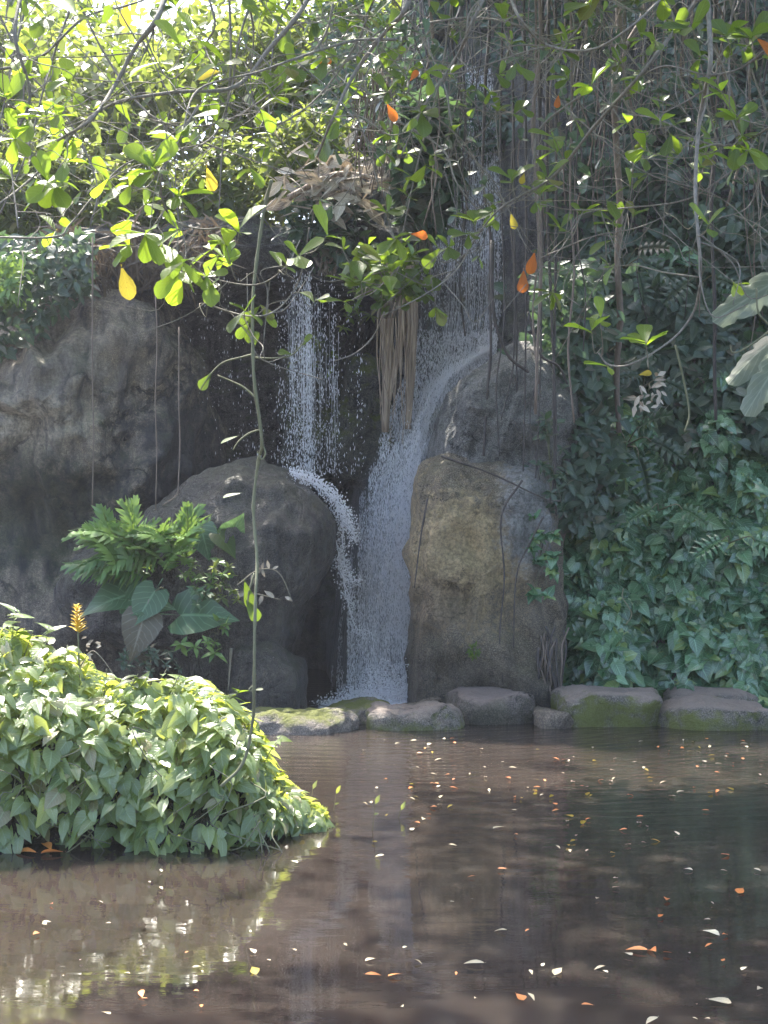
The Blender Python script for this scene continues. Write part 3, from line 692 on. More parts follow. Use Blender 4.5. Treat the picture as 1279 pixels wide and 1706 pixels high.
# --- fern and broad leaved plants on the middle boulder
fern = empty('fern', wp(270, 945, 12.9), 'big bright green fern spreading on top of the middle boulder', 'fern')
for i in range(56):
    t = i / 55; an = math.radians(195 - 165 * t + R(-10, 10)); rt = P(R(185, 310), R(905, 960), 12.62 + R(-.15, .15))
    d = (math.cos(an), R(-.8, .0), max(-.15, math.sin(an)) * .9 + R(-.1, .15))
    link('frond', shared(G_FROND, M['fern'], 'frond'), fern, mat4(rt, d, (R(-.3, .3), -.55, 1), R(.42, .62) * (1 if t < .75 else .8)))
def broad(px, py, Y, dpx, dpy, s, label, mat='big', n=(0, -.9, .7), geos=None):
    q = P(px, py, Y); d = P(dpx, dpy, Y - .1) - q; o = empty('broad_leaf_plant', q, label, 'plant', 'broad leaved plants on the middle boulder')
    tube('stem', smooth_path([q + Vector((.1, .3, -.15)), q + Vector((.05, .15, .02)), q], 4), .010, .007, M['vine'], o, 5)
    put_leaves(o, geos or G_HRT, M[mat], [(tuple(q), tuple(d), n, s)])
broad(215, 1000, 12.5, 272, 1000, .40, 'large heart shaped pale green leaf held up in the middle of the boulder plants')
broad(258, 985, 12.45, 230, 1028, .36, 'heart shaped leaf overlapping the broad one below the fern', n=(.1, -1, .25))
broad(215, 990, 12.6, 140, 1010, .46, 'wide bluish green leaf reaching left under the fern', n=(-.1, -.9, .8))
broad(300, 1025, 12.5, 392, 1020, .50, 'long broad green leaf reaching right under the fern', n=(.1, -.9, .6))
broad(240, 1025, 12.4, 222, 1085, .40, 'brownish withering broad leaf hanging below the heart shaped leaf', 'bigbrown', (.2, -1, .15))
broad(335, 880, 12.9, 345, 920, .32, 'round pale leaf right of the fern crown', n=(0, -1, .5))
broad(365, 890, 12.8, 388, 920, .28, 'yellow green folded leaf at the right of the fern', 'canopy', (.3, -1, .5))
broad(380, 900, 12.9, 398, 868, .30, 'upright pointed leaf behind the yellow green folded leaf', 'big', (.2, -1, .3))
def tuft(px0, px1, py0, py1, Y, n, label, mat='fern', s=(.05, .10), geos=None):
    foliage_patch('small_plant', label, 'plant', n, lambda: tuple(P(R(px0, px1), R(py0, py1), Y) + Vector((0, R(-.15, .15), 0))), geos or G_LAN, M[mat], *s, droop=.2)
def tuft_plant(px0, px1, py0, py1, Y, n, label, mat='fern', s=(.05, .10), geos=None):
    c = P((px0 + px1) / 2, (py0 + py1) / 2, Y); o = empty('small_plant', c, label, 'plant', None); L = []
    k = 0
    while k < n:
        q = P(R(px0, px1), R(py0, py1), Y) + Vector((0, R(-.12, .12), 0))
        tube('stem', smooth_path([c + Vector((0, .15, -.05)), c.lerp(q, .5) + Vector((0, .02, .03)), q], 3), .004, .002, M['vine'], o, 3)
        for j in range(6):
            an = j * 1.05; L.append((tuple(q), (math.cos(an) + R(-.3, .3), -.3 + R(-.8, .6), math.sin(an) * .7 + R(-.4, .4)), (R(-.6, .6), -.7 + R(-.4, .4), .9), R(*s) * R(.7, 1.1))); k += 1
    put_leaves(o, geos or G_LAN, M[mat], L)
tuft_plant(305, 380, 930, 980, 12.6, 90, 'bushy small leaved plant right of the big fern')
tuft_plant(310, 360, 980, 1015, 12.4, 42, 'pale star shaped leaf rosettes in the middle of the boulder', 'big')
tuft_plant(340, 380, 1030, 1070, 12.4, 30, 'small pale plant under the long broad leaf')
tuft_plant(350, 400, 940, 1000, 12.55, 48, 'dry olive small leaved plant beside the hanging vine', 'tree')
tuft_plant(200, 300, 1070, 1120, 12.4, 90, 'small dark ferny plant at the base of the middle boulder', 'deep')
tuft_plant(300, 360, 1070, 1100, 12.2, 18, 'thin twig with narrow leaves low on the boulder', 'fern', (.08, .14))
tuft_plant(775, 800, 1070, 1095, 12.6, 48, 'tiny bright green plant growing low on the ochre boulder', 'canopy', (.03, .06))
tuft_plant(895, 945, 700, 860, 13.0, 90, 'tangled leafy shoots covering the right side of the grey upper boulder', 'deep', (.08, .14))
tuft_plant(880, 930, 850, 1010, 12.8, 90, 'loose ivy shoots at the edge of the ochre boulder', 'ivy', (.07, .12), G_HRT)
tuft_plant(560, 640, 500, 560, 14.6, 40, 'small plant clinging to the rock between the falls', 'tree', (.06, .12))
tuft_plant(480, 560, 570, 620, 14.9, 40, 'mossy tuft catching the light behind the falling droplets', 'tree', (.05, .1))
def arch_twig(pts, Y, label, r=.006, mat='twig', leaves=0, name='dead_twig', lm='dry'):
    path = smooth_path([P(a, b, Y + (c[0] if c else 0)) for a, b, *c in pts], 6); o = empty(name, path[0], label, 'twig'); tube('stem', path, r, r * .45, M[mat], o, 6, .3)
    L = [(tuple(path[int(R(.2, 1) * (len(path) - 1))]), (R(-1, 1), R(-.5, .3), R(-1, .6)), (R(-.4, .4), -1, .6), R(.05, .11)) for _ in range(leaves)]
    put_leaves(o, G_LAN, M[lm], L); return o
arch_twig([(395, 975), (430, 950), (465, 955), (490, 1010)], 12.5, 'thin dry arching frond stalk right of the hanging vine', .006, leaves=9)
arch_twig([(390, 985), (430, 990), (470, 1000)], 12.5, 'straw coloured twig lying over the boulder beside the vine', .006, leaves=4)
arch_twig([(385, 1080), (380, 1150)], 12.6, 'grey stalk standing at the base of the middle boulder', .012)

# --- plants on the ledge left: grassy fringe, dark hanging blades, shrubs on the cliff edge
G_BLADE = varset([(0, .03, 0), (.3, .045, 0), (.6, .04, 0), (.85, .02, 0), (1, 0, 0)], 4, pet=0, arch=.6)
foliage_patch('hanging_grass', 'dry brown blades and roots hanging over the top of the left boulder', 'dry grass', 700,
    lambda: (lambda px: tuple(P(px, R(385, 450) + 22 * math.sin(px * .05), 14.45) + Vector((0, R(-.1, .4), 0))))(R(60, 360)), G_BLADE, M['drydark'], .15, .36, droop=1.0)
foliage_patch('hanging_creeper', 'bluish green creeper hanging over the top of the left boulder at the picture edge', 'creeper', 1500,
    lambda: (lambda px: tuple(P(px, R(390, 590 - max(0, px - 20) * .9), 14.0) + Vector((0, R(-.15, .3), 0))))(R(-150, 150)), G_LAN + G_HRT[:1], M['deep'], .08, .15)
foliage_patch('hanging_creeper', 'light green feathery foliage at the left picture edge above the boulder', 'creeper', 500,
    lambda: tuple(P(R(-80, 35), R(420, 500), 13.6) + Vector((0, R(-.15, .3), 0))), G_LAN, M['fern'], .07, .12)

def shrub(px0, px1, py0, py1, Y, n, label, mat='tree', s=(.10, .2), geos=None, dd=.45, stems=6):
    c = P((px0 + px1) / 2, py1, Y); rx, rz = (px1 - px0) / 2 / F * Y, (py1 - py0) / 2 / F * Y; ctr = P((px0 + px1) / 2, (py0 + py1) / 2, Y)
    o = empty('shrub', c, label, 'shrub', 'shrubs along the top of the rock ledge'); pts = []
    for k in range(stems):
        an = R(0, 6.28); e = ctr + Vector((math.cos(an) * rx * .7, R(-.3, .3) * dd, math.sin(an) * rz * .7)); tube('stem', smooth_path([c + Vector((R(-.1, .1), .1, -.1)), c.lerp(e, .5) + Vector((R(-.1, .1), 0, .05)), e], 4), .018, .006, M['bark'], o, 5)
    while len(pts) < n:
        v = Vector((R(-1, 1), R(-1, 1), R(-1, 1)))
        if v.length > 1 or lump(v.x * 1.7 + Y, v.y * 1.7, v.z * 1.7, 1.2) < -.12: continue
        pts.append(tuple(ctr + Vector((v.x * rx, v.y * dd, v.z * rz))))
    d = [(R(-1, 1), R(-1, .6), R(-1, .6)) for _ in pts]; nn = [(R(-.8, .8), R(-.8, .4), 1 + R(-.5, .3)) for _ in pts]
    v, t, u = batch(geos or G_LAN, pts, d, nn, [R(*s) for _ in pts]); tag(link('foliage', mesh_from('foliage', v, t, M[mat], u), o), kind='stuff')
shrub(-60, 190, 200, 400, 15.6, 1500, 'olive shrub on the left rock ledge at the picture edge')
shrub(150, 330, 250, 400, 15.3, 1100, 'sunlit yellow green shrub on the ledge above the left boulder')
shrub(300, 480, 230, 400, 15.4, 1300, 'bright feathery shrub on the ledge in front of the sky gap')
shrub(440, 600, 180, 330, 15.0, 900, 'shrub with mixed pale leaves left of the chute top')
shrub(470, 620, 300, 440, 14.7, 700, 'dull grey leaved shrub sitting on the ledge over the cave', 'deep')
shrub(640, 770, 140, 400, 14.4, 750, 'grey green leaf column hanging beside the head of the main waterfall', 'deep', (.12, .24), G_HRT)
shrub(570, 720, 400, 510, 13.9, 260, 'hanging leaves above the pale bare trunks', 'canopy', (.12, .2), G_OBO)
shrub(-120, 60, 30, 240, 17, 900, 'olive shrub high at the left picture edge behind the branches')
# pale dead debris on ledge
foliage_patch('dead_frond_pile', 'heap of pale dead fronds caught on the rock left of the main fall', 'dead fronds', 190,
    lambda: tuple(P(random.gauss(560, 45), random.gauss(310, 24), 14.3) + Vector((0, R(-.15, .15), 0))), G_BLADE + G_LAN, M['dry'], .10, .32, droop=.4)
for pts_, lab in [([(660, 190), (665, 290), (640, 300), (560, 320)], 'pale dead branch lying across the ledge top'), ([(480, 330), (560, 290), (650, 300), (740, 290)], 'bleached stick jutting right from the dead fronds')]:
    arch_twig(pts_, 14.2, lab, .03, 'pale_trunk')
# pale trunks
for pts_, r, lab in [([(642, 440), (643, 520), (645, 600), (641, 720)], .105, 'leftmost of the three pale bare trunks standing between the falls'),
                     ([(684, 430), (678, 520), (664, 580), (648, 668)], .085, 'slanting middle one of the three pale bare trunks'),
                     ([(682, 430), (684, 520), (684, 600), (680, 715)], .10, 'rightmost thickest pale bare trunk beside the main waterfall')]:
    path = smooth_path([P(a, b2, 15.0) for a, b2 in pts_], 8)
    v, t = tube_arrays(path, r, r * .30, 16, .12)
    v = v + np.array([[.008 * mn.noise(Vector((q[0] * 30, q[1] * 30, q[2] * 1.2))) * 2, .008 * mn.noise(Vector((q[0] * 30, q[1] * 30, q[2] * 1.2 + 9))) * 2, 0] for q in v])
    tag(based('bare_trunk', v, t, M['pale_trunk']), lab, 'trunk', 'pale bare trunks between the falls')

for i in range(16):
    x0 = random.choice([644, 682, 664]) + R(-14, 14)
    path = smooth_path([P(x0, R(440, 470), 14.9), P(x0 + R(-4, 4), 540, 14.88), P(x0 + R(-8, 8), R(600, 650), 14.9), P(x0 + R(-12, 12), R(660, 740), 14.85)], 5)
    tag(tube('aerial_root', path, R(.006, .014), .003, M['pale_trunk'], None, 5, .3), 'pale stringy root fraying down beside the three bare trunks', 'root', 'stringy roots around the bare trunks')

# ------------------------------------------------------------------ hanging roots and lianas
def hang(px, py0, py1, Y, r, mat, label=None, group=None, wob=.03, name='aerial_root', bottom=None, cat='root'):
    a, b = P(px, py0, Y), P(px, py1, Y); n = max(4, int((a.z - b.z) / .5)); ph = R(0, 9)
    pts = [a.lerp(b, i / n) + Vector((wob * mn.noise(Vector((i * .8, ph, 0))) * 2, wob * mn.noise(Vector((i * .8, ph, 5))) * 2, 0)) for i in range(n + 1)]
    if bottom: pts += [P(x, y, Y) for x, y in bottom]
    return tag(tube(name, smooth_path(pts, 3), r, r * .75, M[mat], None, 6, .3), label, cat, group)
for px, y0, y1, bt, lab in [(154, 395, 850, None, 'thin straight root hanging down the left boulder, leftmost of three'), (261, 480, 850, None, 'pale thin root hanging in front of the left boulder, middle of three'),
                            (298, 545, 800, [(294, 825), (270, 842)], 'thin root with a curved tip touching the top of the middle boulder')]:
    hang(px, y0, y1, 12.9, .007, 'root', lab, bottom=bt, wob=.015)
GR = 'thin aerial roots hanging in front of the right cliff'
CT = [705, 770, 905, 960, 1000, 1035, 1075, 1150, 1210, 1265]
for i in range(84):
    ci = i % len(CT); px = CT[ci] + random.gauss(0, 14); y0 = R(-90, -20); y1 = R(120, 640); y1 = min(y1, 660 if px > 880 else 430); Y = R(13.0, 15.2)
    hang(px, y0, y1, Y, R(.004, .009) if i % 9 else R(.012, .020), random.choice(['root', 'rootdark', 'rootdark']), 'thin brown aerial root ' + ['beside the root bundle left of the upper chute', 'in front of the upper water chute', 'hanging just right of the orange leaves', 'above the long thin root over the upper boulder', 'in the cluster above the drooping monstera',
        'in the cluster around the thick mossy stem', 'just right of the thick mossy stem', 'beside the dark upright liana', 'above the banana leaves', 'at the right picture edge'][ci], GR, R(.04, .14))
for i in range(26):
    px = 615 + R(-30, 35); hang(px, R(110, 160), R(260, 330), 13.0, R(.004, .009), 'root', 'reddish thin root in the bundle hanging beside the diagonal bare branch above the dead fronds', 'bundle of fine roots left of the main fall', .05)
for px, y0, y1, Y, r, mt, lab in [(896, -40, 690, 10.5, .014, 'root', 'long straight pale root hanging below the orange leaf'), (889, -40, 640, 10.6, .009, 'root', 'thinner root just left of the long straight pale one'),
                                   (948, -40, 705, 11, .010, 'root', 'long thin root hanging right of the grey upper boulder'), (1029, -40, 720, 13.6, .035, 'root', 'thick mossy stem rising behind the monstera leaves'),
                                   (812, -60, 760, 13.2, .016, 'rootdark', 'dark straight root falling over the left part of the grey upper boulder'), (857, -60, 740, 13.2, .012, 'rootdark', 'dark root falling over the middle of the grey upper boulder'),
                                   (1188, -60, 700, 13.0, .02, 'rootdark', 'dark root left of the drooping banana leaf'), (770, -60, 560, 14.2, .014, 'rootdark', 'long black root in front of the upper water chute'),
                                   (1043, 980, 1040, 12.6, .006, 'vine', 'short pale runner dangling in the middle of the ivy')]:
    hang(px, y0, y1, Y, r, mt, lab, wob=.04)
for i in range(14):   # roots at the base of the ochre boulder
    px = R(895, 945); hang(px, R(1040, 1080), R(1150, 1180), 12.75, R(.006, .012), random.choice(['root', 'rootdark']), 'thin reddish root reaching the water between the ochre boulder and the ivy', 'roots at the gap between ochre boulder and ivy', .04)
for k, (pts_, lab) in enumerate([([(870, 800), (835, 860), (840, 960), (832, 1060), (838, 1140)], 'dark vine running down the face of the ochre boulder'), ([(905, 860), (885, 900), (860, 960), (855, 1080)], 'second thin vine on the right side of the ochre boulder'),
                   ([(735, 760), (820, 790), (905, 830), (935, 835)], 'thick dark vine lying across the joint of the two right boulders'), ([(890, 720), (915, 780), (940, 840), (930, 900)], 'twisted stem beside the grey upper boulder'),
                   ([(712, 830), (700, 900), (690, 980)], 'faint vine at the left rim of the ochre boulder')]):
    arch_twig([(a, b2, -.0) for a, b2 in pts_], 12.72 if k != 3 else 13.5, lab, .010, 'rootdark', 0, 'climbing_vine')

for k, (px, py0, py1) in enumerate([(838, 520, 760), (872, 520, 790), (905, 500, 820), (925, 500, 860), (850, 560, 700), (890, 600, 800), (915, 620, 930)]):
    arch_twig([(px, -40), (px + R(-12, 12), py0 * .5), (px + R(-10, 10), py0), (px + R(-25, 15), (py0 + py1) / 2), (px + R(-20, 25), py1)], 12.95, ['dark stem creeping down the left face of the upper boulder', 'twisted stem down the middle of the upper boulder', 'rope like root along the right of the upper boulder', 'rightmost rope like root beside the upper boulder', 'thin root ending on the face of the upper boulder', 'thin wavy root ending at the joint of the boulders', 'wavy root reaching the grey side of the ochre boulder'][k], R(.008, .018), 'rootdark', 0, 'climbing_vine')
# curved lianas
def liana(pts, Y0, Y1, r, mat, label, name='liana', cat='vine'):
    n = len(pts); path = smooth_path([P(a, b, Y0 + (Y1 - Y0) * i / (n - 1)) for i, (a, b) in enumerate(pts)], 7)
    return tag(tube(name, path, r, r * .7, M[mat], None, 6, .25), label, cat)
liana([(820, 400), (822, 520), (845, 590), (880, 620)], 12.5, 12.8, .018, 'rootdark', 'dark curved liana sweeping over the grey upper boulder')
liana([(880, 520), (900, 590), (930, 610), (945, 640)], 12.5, 12.8, .013, 'rootdark', 'short dark hooked liana right of the orange leaves')
liana([(1125, 575), (1140, 640), (1148, 690), (1140, 720)], 11, 11, .009, 'vine', 'pale hooked vine tip hanging in front of the ivy top')
liana([(1260, 480), (1263, 520), (1285, 545)], 8, 8, .007, 'vine', 'small pale hook of vine at the right edge over the banana leaves')
liana([(1290, 545), (1250, 575), (1222, 588), (1216, 575)], 8, 8, .006, 'vine', 'thin dark loop ending between the two banana leaves')

# ------------------------------------------------------------------ foreground branches with leaves
ALL = []
def rosette(o, tip, axis, n, s, odd=None, mat='canopy'):
    axis = axis.normalized(); a = axis.cross(Vector((.3, .9, .1))).normalized(); b = axis.cross(a); L = []
    for i in range(n):
        an = i * 2.4 + R(-.3, .3); d = (a * math.cos(an) + b * math.sin(an)) * R(.6, 1) + axis * R(.35, .9) + Vector((0, 0, R(-.35, .1)))
        nn = Vector((R(-.4, .4), -.35 + R(-.7, .4), 1))
        if abs(d.normalized().dot(nn.normalized())) > .85: nn = nn + Vector((.8, -.8, 0))
        link('leaf', shared(G_OBO, M[mat], 'leaf'), o, mat4(tip - axis * R(0, .03), tuple(d), tuple(nn), s * R(.55, 1.2)))
def branch(pts, Y0, Y1, r0, r1, label, ntw=6, tips=(), s=.128, mat='canopy', twl=(.25, .6), nl=(2, 5), barkm='bark', lifts=(-.5, .7)):
    n = len(pts); path = smooth_path([P(a, b, Y0 + (Y1 - Y0) * i / (n - 1) + .12 * math.sin(i * 2.1 + pts[0][0])) for i, (a, b) in enumerate(pts)], 7)
    o = empty('leafy_branch', path[0], label, 'branch', 'branches overhanging the pond'); tube('stem', path, r0, r1, M[barkm], o, 7, .3)
    def twig(q, d, L, k):
        m1 = q + d * L * .35 + Vector((R(-.03, .03), R(-.03, .03), R(-.03, .03))); m2 = q + d * L * .7 + Vector((0, 0, R(-.06, .05))); e = q + d * L + Vector((0, 0, R(0, .10)))
        p = smooth_path([q, m1, m2, e], 4); tube('twig', p, max(.0025, r1 * .6), .002, M['twig'], o, 5, .3); rosette(o, e, e - m2, k, s, mat=mat)
    for i in range(5 if ntw else 0):
        i0 = int(R(.05, .8) * len(path)); q = path[i0]; a1 = R(-1, 1); e = q + Vector((a1 * R(.3, .9), R(-.4, .4), R(-.6, .35))) * (q.y / 7.5); m1 = q.lerp(e, .5) + Vector((R(-.12, .12), R(-.1, .1), R(-.22, .10)))
        pb = smooth_path([q, q.lerp(m1, .5) + Vector((R(-.04, .04), 0, R(-.03, .03))), m1, e], 5); tube('twig', pb, max(.003, r1 * .7), .0022, M['bark'], o, 5, .3)
        if i == 0: rosette(o, e, e - m1, random.randint(2, 4), s * .85, mat=mat)
    for i in range(ntw):
        q = path[int((i + R(.2, .8)) / ntw * (len(path) - 1))]; d = Vector((R(-1, 1), R(-.7, .7), R(*lifts))).normalized(); twig(q, d, R(*twl), random.randint(*nl))
    for (a, b, k) in tips:
        i0 = min(range(len(path)), key=lambda i: abs((path[i].x / path[i].y * F + 639.5) - a) + abs((HZ - (path[i].z - EYE) / path[i].y * F) - b)); q = path[max(0, i0 - 2)]
        e = P(a, b, q.y - .15); d = e - q; twig(q, d.normalized(), max(.06, d.length), k)
    ALL.append(o); return o
branch([(530, -40), (500, 20), (450, 80), (390, 145), (280, 155), (165, 185), (50, 300), (-30, 360)], 7.6, 6.8, .014, .005, 'long branch sweeping down to the left edge, passing under the sky gap', 9, [(40, 220, 5), (110, 150, 4)])
branch([(285, -40), (262, 30), (225, 80), (190, 145), (150, 200), (95, 235)], 6.9, 6.6, .014, .006, 'thick dark branch slanting down left across the upper left corner', 6, [(75, 210, 5), (45, 105, 5), (90, 330, 5)], s=0.14, mat='lime')
branch([(700, -50), (672, 20), (640, 55), (592, 120), (555, 195), (528, 262)], 7.0, 7.3, .013, .006, 'bare diagonal branch running down left toward the dead fronds', 4, [(540, 110, 4)])
branch([(660, 66), (590, 68), (500, 95), (430, 120), (330, 150), (300, 230), (255, 300)], 7.4, 6.6, .008, .003, 'arching twig ending in the big bright leaf cluster over the left boulder', 5, [(255, 300, 8), (240, 405, 6), (300, 330, 5)], s=0.155, mat='lime')
branch([(330, 175), (270, 290), (285, 362), (345, 382), (420, 362), (460, 330)], 6.8, 7.0, .006, .003, 'thin U shaped twig below the bright cluster with hanging leaves', 4, [(210, 440, 6), (270, 430, 6), (300, 470, 5), (400, 400, 4)], s=0.145, mat='lime')
branch([(300, 420), (345, 460), (425, 475), (475, 445), (500, 400)], 6.9, 7.0, .005, .003, 'thin low twig above the cave with yellow green leaves', 3, [(345, 490, 5), (500, 438, 3), (480, 455, 2), (385, 450, 3)], s=0.13, mat='lime', twl=(.15, .3))
branch([(340, 505), (390, 522), (440, 526), (478, 500), (502, 455), (515, 380)], 6.9, 7.0, .005, .003, 'lowest looping twig over the cave left of the hanging vine', 2, [(345, 515, 4), (410, 520, 4)], twl=(.1, .25))
branch([(40, -30), (25, 60), (50, 160), (20, 250), (30, 380)], 6.6, 6.5, .010, .004, 'branch hanging down along the left picture edge', 7, [(10, 190, 5), (25, 250, 5), (80, 330, 5), (100, 215, 4)], s=0.145, mat='lime')
branch([(-30, 120), (60, 100), (140, 30), (210, 10), (300, -20)], 6.9, 7.1, .008, .004, 'thin branch rising to the top from the left edge', 7, [(75, 40, 5), (170, 50, 4)])
branch([(-30, 395), (90, 395), (120, 370), (200, 280), (270, 255), (340, 240)], 7.0, 7.4, .006, .003, 'wispy twig arcing over the left boulder top', 4, [(90, 330, 6)], s=0.13, mat='lime')
branch([(430, -30), (400, 60), (385, 150), (360, 220), (320, 250)], 8.0, 7.8, .008, .003, 'dark twig in front of the bright sky gap', 5)
branch([(560, -30), (540, 60), (470, 140), (380, 200), (300, 210), (220, 190)], 8.4, 8.0, .008, .003, 'upper thin twig crossing the sky gap', 6)
branch([(620, -20), (600, 60), (540, 150), (480, 200), (420, 215)], 8.3, 8.3, .008, .003, 'leafy twig right of the sky gap', 7, [(520, 40, 6), (560, 20, 6)])
branch([(820, -30), (785, 40), (760, 95), (705, 180), (668, 260)], 7.8, 8.0, .011, .005, 'pale branch bending down left beside the head of the waterfall', 6, [(700, 200, 6)])
branch([(1010, -40), (975, 30), (940, 70), (880, 85), (760, 122), (700, 115)], 8.0, 8.6, .008, .003, 'slender arching branch above the water chute', 5)
branch([(845, -20), (865, 30), (910, 75), (985, 83), (1050, 45), (1110, -10)], 7.6, 7.2, .007, .006, 'bare loop of branch hanging at the top right', 1)
branch([(1200, -60), (1150, 15), (1070, 120), (990, 210), (920, 295), (830, 350), (770, 430)], 7.0, 8.2, .012, .005, 'long diagonal branch from the top right down toward the waterfall', 9, [(850, 325, 5), (910, 325, 5), (1090, 85, 3), (780, 400, 5)], lifts=(-.8, .4))
branch([(1176, -40), (1182, 60), (1182, 115), (1165, 200), (1158, 320), (1166, 430), (1167, 480)], 6.8, 6.8, .013, .007, 'dark upright liana like branch hanging down at the right', 4, [(1150, 80, 5), (1180, 410, 3)])
branch([(1167, 470), (1155, 520), (1120, 565), (1055, 605), (1015, 608), (997, 588)], 6.8, 6.9, .006, .004, 'pale looping twig end with a few bright leaves in front of the monstera', 0, [(985, 565, 4), (1000, 530, 3), (1075, 600, 6), (1010, 615, 2)], s=0.12, mat='lime', twl=(.1, .2))
branch([(1300, 60), (1240, 110), (1180, 125), (1110, 110), (1060, 130)], 6.9, 7.3, .007, .003, 'leafy twig entering from the right edge near the top', 6, [(1210, 70, 6), (1250, 90, 6), (1120, 80, 5)])
branch([(1300, 200), (1240, 235), (1180, 240), (1100, 200), (1040, 190)], 6.9, 7.3, .006, .003, 'twig entering from the right edge with pale lit leaves', 4, [(1225, 220, 6), (1245, 260, 5), (1100, 200, 2)], s=0.13, mat='lime')
branch([(1300, 270), (1230, 280), (1150, 330), (1060, 345), (960, 350), (900, 340)], 7.2, 8.2, .006, .003, 'thin near level twig in the right half above the monstera', 4, [(1225, 290, 3)])
branch([(1230, -30), (1215, 60), (1220, 200), (1262, 260), (1250, 340), (1195, 365)], 7.6, 7.4, .006, .003, 'thin hanging twig near the right edge', 4)
branch([(800, 380), (760, 450), (705, 492), (640, 525)], 8.2, 7.6, .005, .003, 'bare pale twig crossing in front of the pale trunks', 1, [(790, 395, 5), (650, 510, 4)], twl=(.1, .2))
branch([(900, 430), (985, 395), (1060, 380), (1120, 355)], 8.4, 8.2, .005, .003, 'short leafy twig right of the orange leaves', 3, [(900, 340, 5), (935, 400, 4)], twl=(.1, .3))
branch([(640, 320), (650, 380), (668, 430), (640, 470), (585, 500)], 8.2, 8.0, .006, .003, 'leafy twig hanging over the top of the pale trunks', 3, [(645, 378, 5), (600, 490, 5), (660, 410, 5), (585, 470, 3), (650, 450, 6)], twl=(.1, .3))
branch([(640, 520), (622, 560), (592, 588), (556, 602)], 8.0, 8.0, .005, .003, 'bare pale twig pointing left across the falling droplets', 0)
branch([(700, 40), (800, 30), (900, 60), (980, 130), (1040, 220), (1020, 300)], 8.8, 9.2, .007, .003, 'fine twig with scattered leaves over the dark cliff', 8, s=.11)
branch([(640, -20), (700, 60), (740, 140), (760, 230), (820, 300), (880, 420)], 9.2, 9.0, .008, .003, 'hanging twig in front of the upper chute', 7, s=.11)
branch([(920, 160), (1000, 230), (1080, 290), (1200, 330), (1290, 420)], 9.0, 8.8, .006, .003, 'drooping twig before the hanging roots on the right', 7, s=.11)
branch([(120, -20), (180, 100), (260, 200), (400, 260), (520, 300)], 9.0, 9.4, .009, .003, 'farther twig behind the bright leaf cluster', 10, s=.12)
branch([(-20, 60), (100, 180), (160, 300), (150, 380)], 8.6, 8.8, .008, .003, 'farther hanging twig at the upper left', 9, s=.12)
branch([(420, -20), (520, 60), (620, 160), (720, 180), (840, 160)], 9.0, 9.2, .008, .003, 'farther twig across the top centre', 9, s=.12)

def single_leaf(px, py, Y, s, mat, label, d=None, n=None):
    o = link('coloured_leaf', shared(G_OBO, M[mat], 'coloured_leaf'), None, mat4(P(px, py, Y) + Vector((0, 0, s * .5)), d or (R(-.3, .3), -.1, -1), n or (R(-.3, .3), -1, .25), s)); return tag(o, label, 'leaf')
for px, py, Y, s, mt, lab, dd in [(872, 470, 7.8, .12, 'orange', 'bright orange leaf hanging low in front of the dark cliff', None), (890, 440, 7.9, .12, 'orange', 'brownish orange leaf just above the bright orange one', None),
        (851, 370, 7.8, .085, 'yellow', 'yellow leaf with a brown spot above the orange leaves', None), (873, 298, 7.9, .06, 'yellow', 'small yellow leaf above the spotted yellow one', None),
        (529, 118, 7.5, .075, 'orange', 'small vivid orange leaf near the top centre', (1, 0, .2)), (645, 190, 7.6, .10, 'orange', 'red orange leaf left of the pale bending branch', (.5, 0, -1)),
        (930, 170, 7.9, .07, 'orange', 'dull orange leaf in front of the dark cliff top', None), (685, 404, 7.8, .09, 'orange', 'orange leaf above the pale trunks', (1, 0, -.1)),
        (1262, 92, 6.9, .15, 'orange', 'salmon orange leaf at the right edge near the top', (.8, 0, -.7)), (203, 475, 6.9, .16, 'yellow', 'yellow leaf with brown blotches hanging from the low left cluster', (.3, -.2, -1)),
        (210, 25, 7.6, .13, 'yellow', 'yellow leaf with an orange stalk in the upper left', None), (365, 140, 7.8, .13, 'yellow', 'yellow leaf on the branch in the sky gap', (-1, 0, -.1)),
        (345, 300, 8.0, .13, 'yellow', 'yellow leaf sprig below the sky gap', (.3, 0, -1)), (1065, 635, 6.9, .06, 'yellow', 'yellow leaf over the pale withered clump', (1, 0, .2)),
        (683, 146, 7.6, .07, 'orange', 'faded red leaf above the red orange one', (.6, 0, .8))]:
    single_leaf(px, py, Y, s, mt, lab, dd)
foliage_patch('withered_clump', 'pale withered leaf clump caught at the end of the looping twig', 'withered leaves', 34, lambda: tuple(P(R(1055, 1100), R(625, 680), 6.9) + Vector((0, R(-.05, .05), 0))), G_LAN, M['dry'], .025, .06)

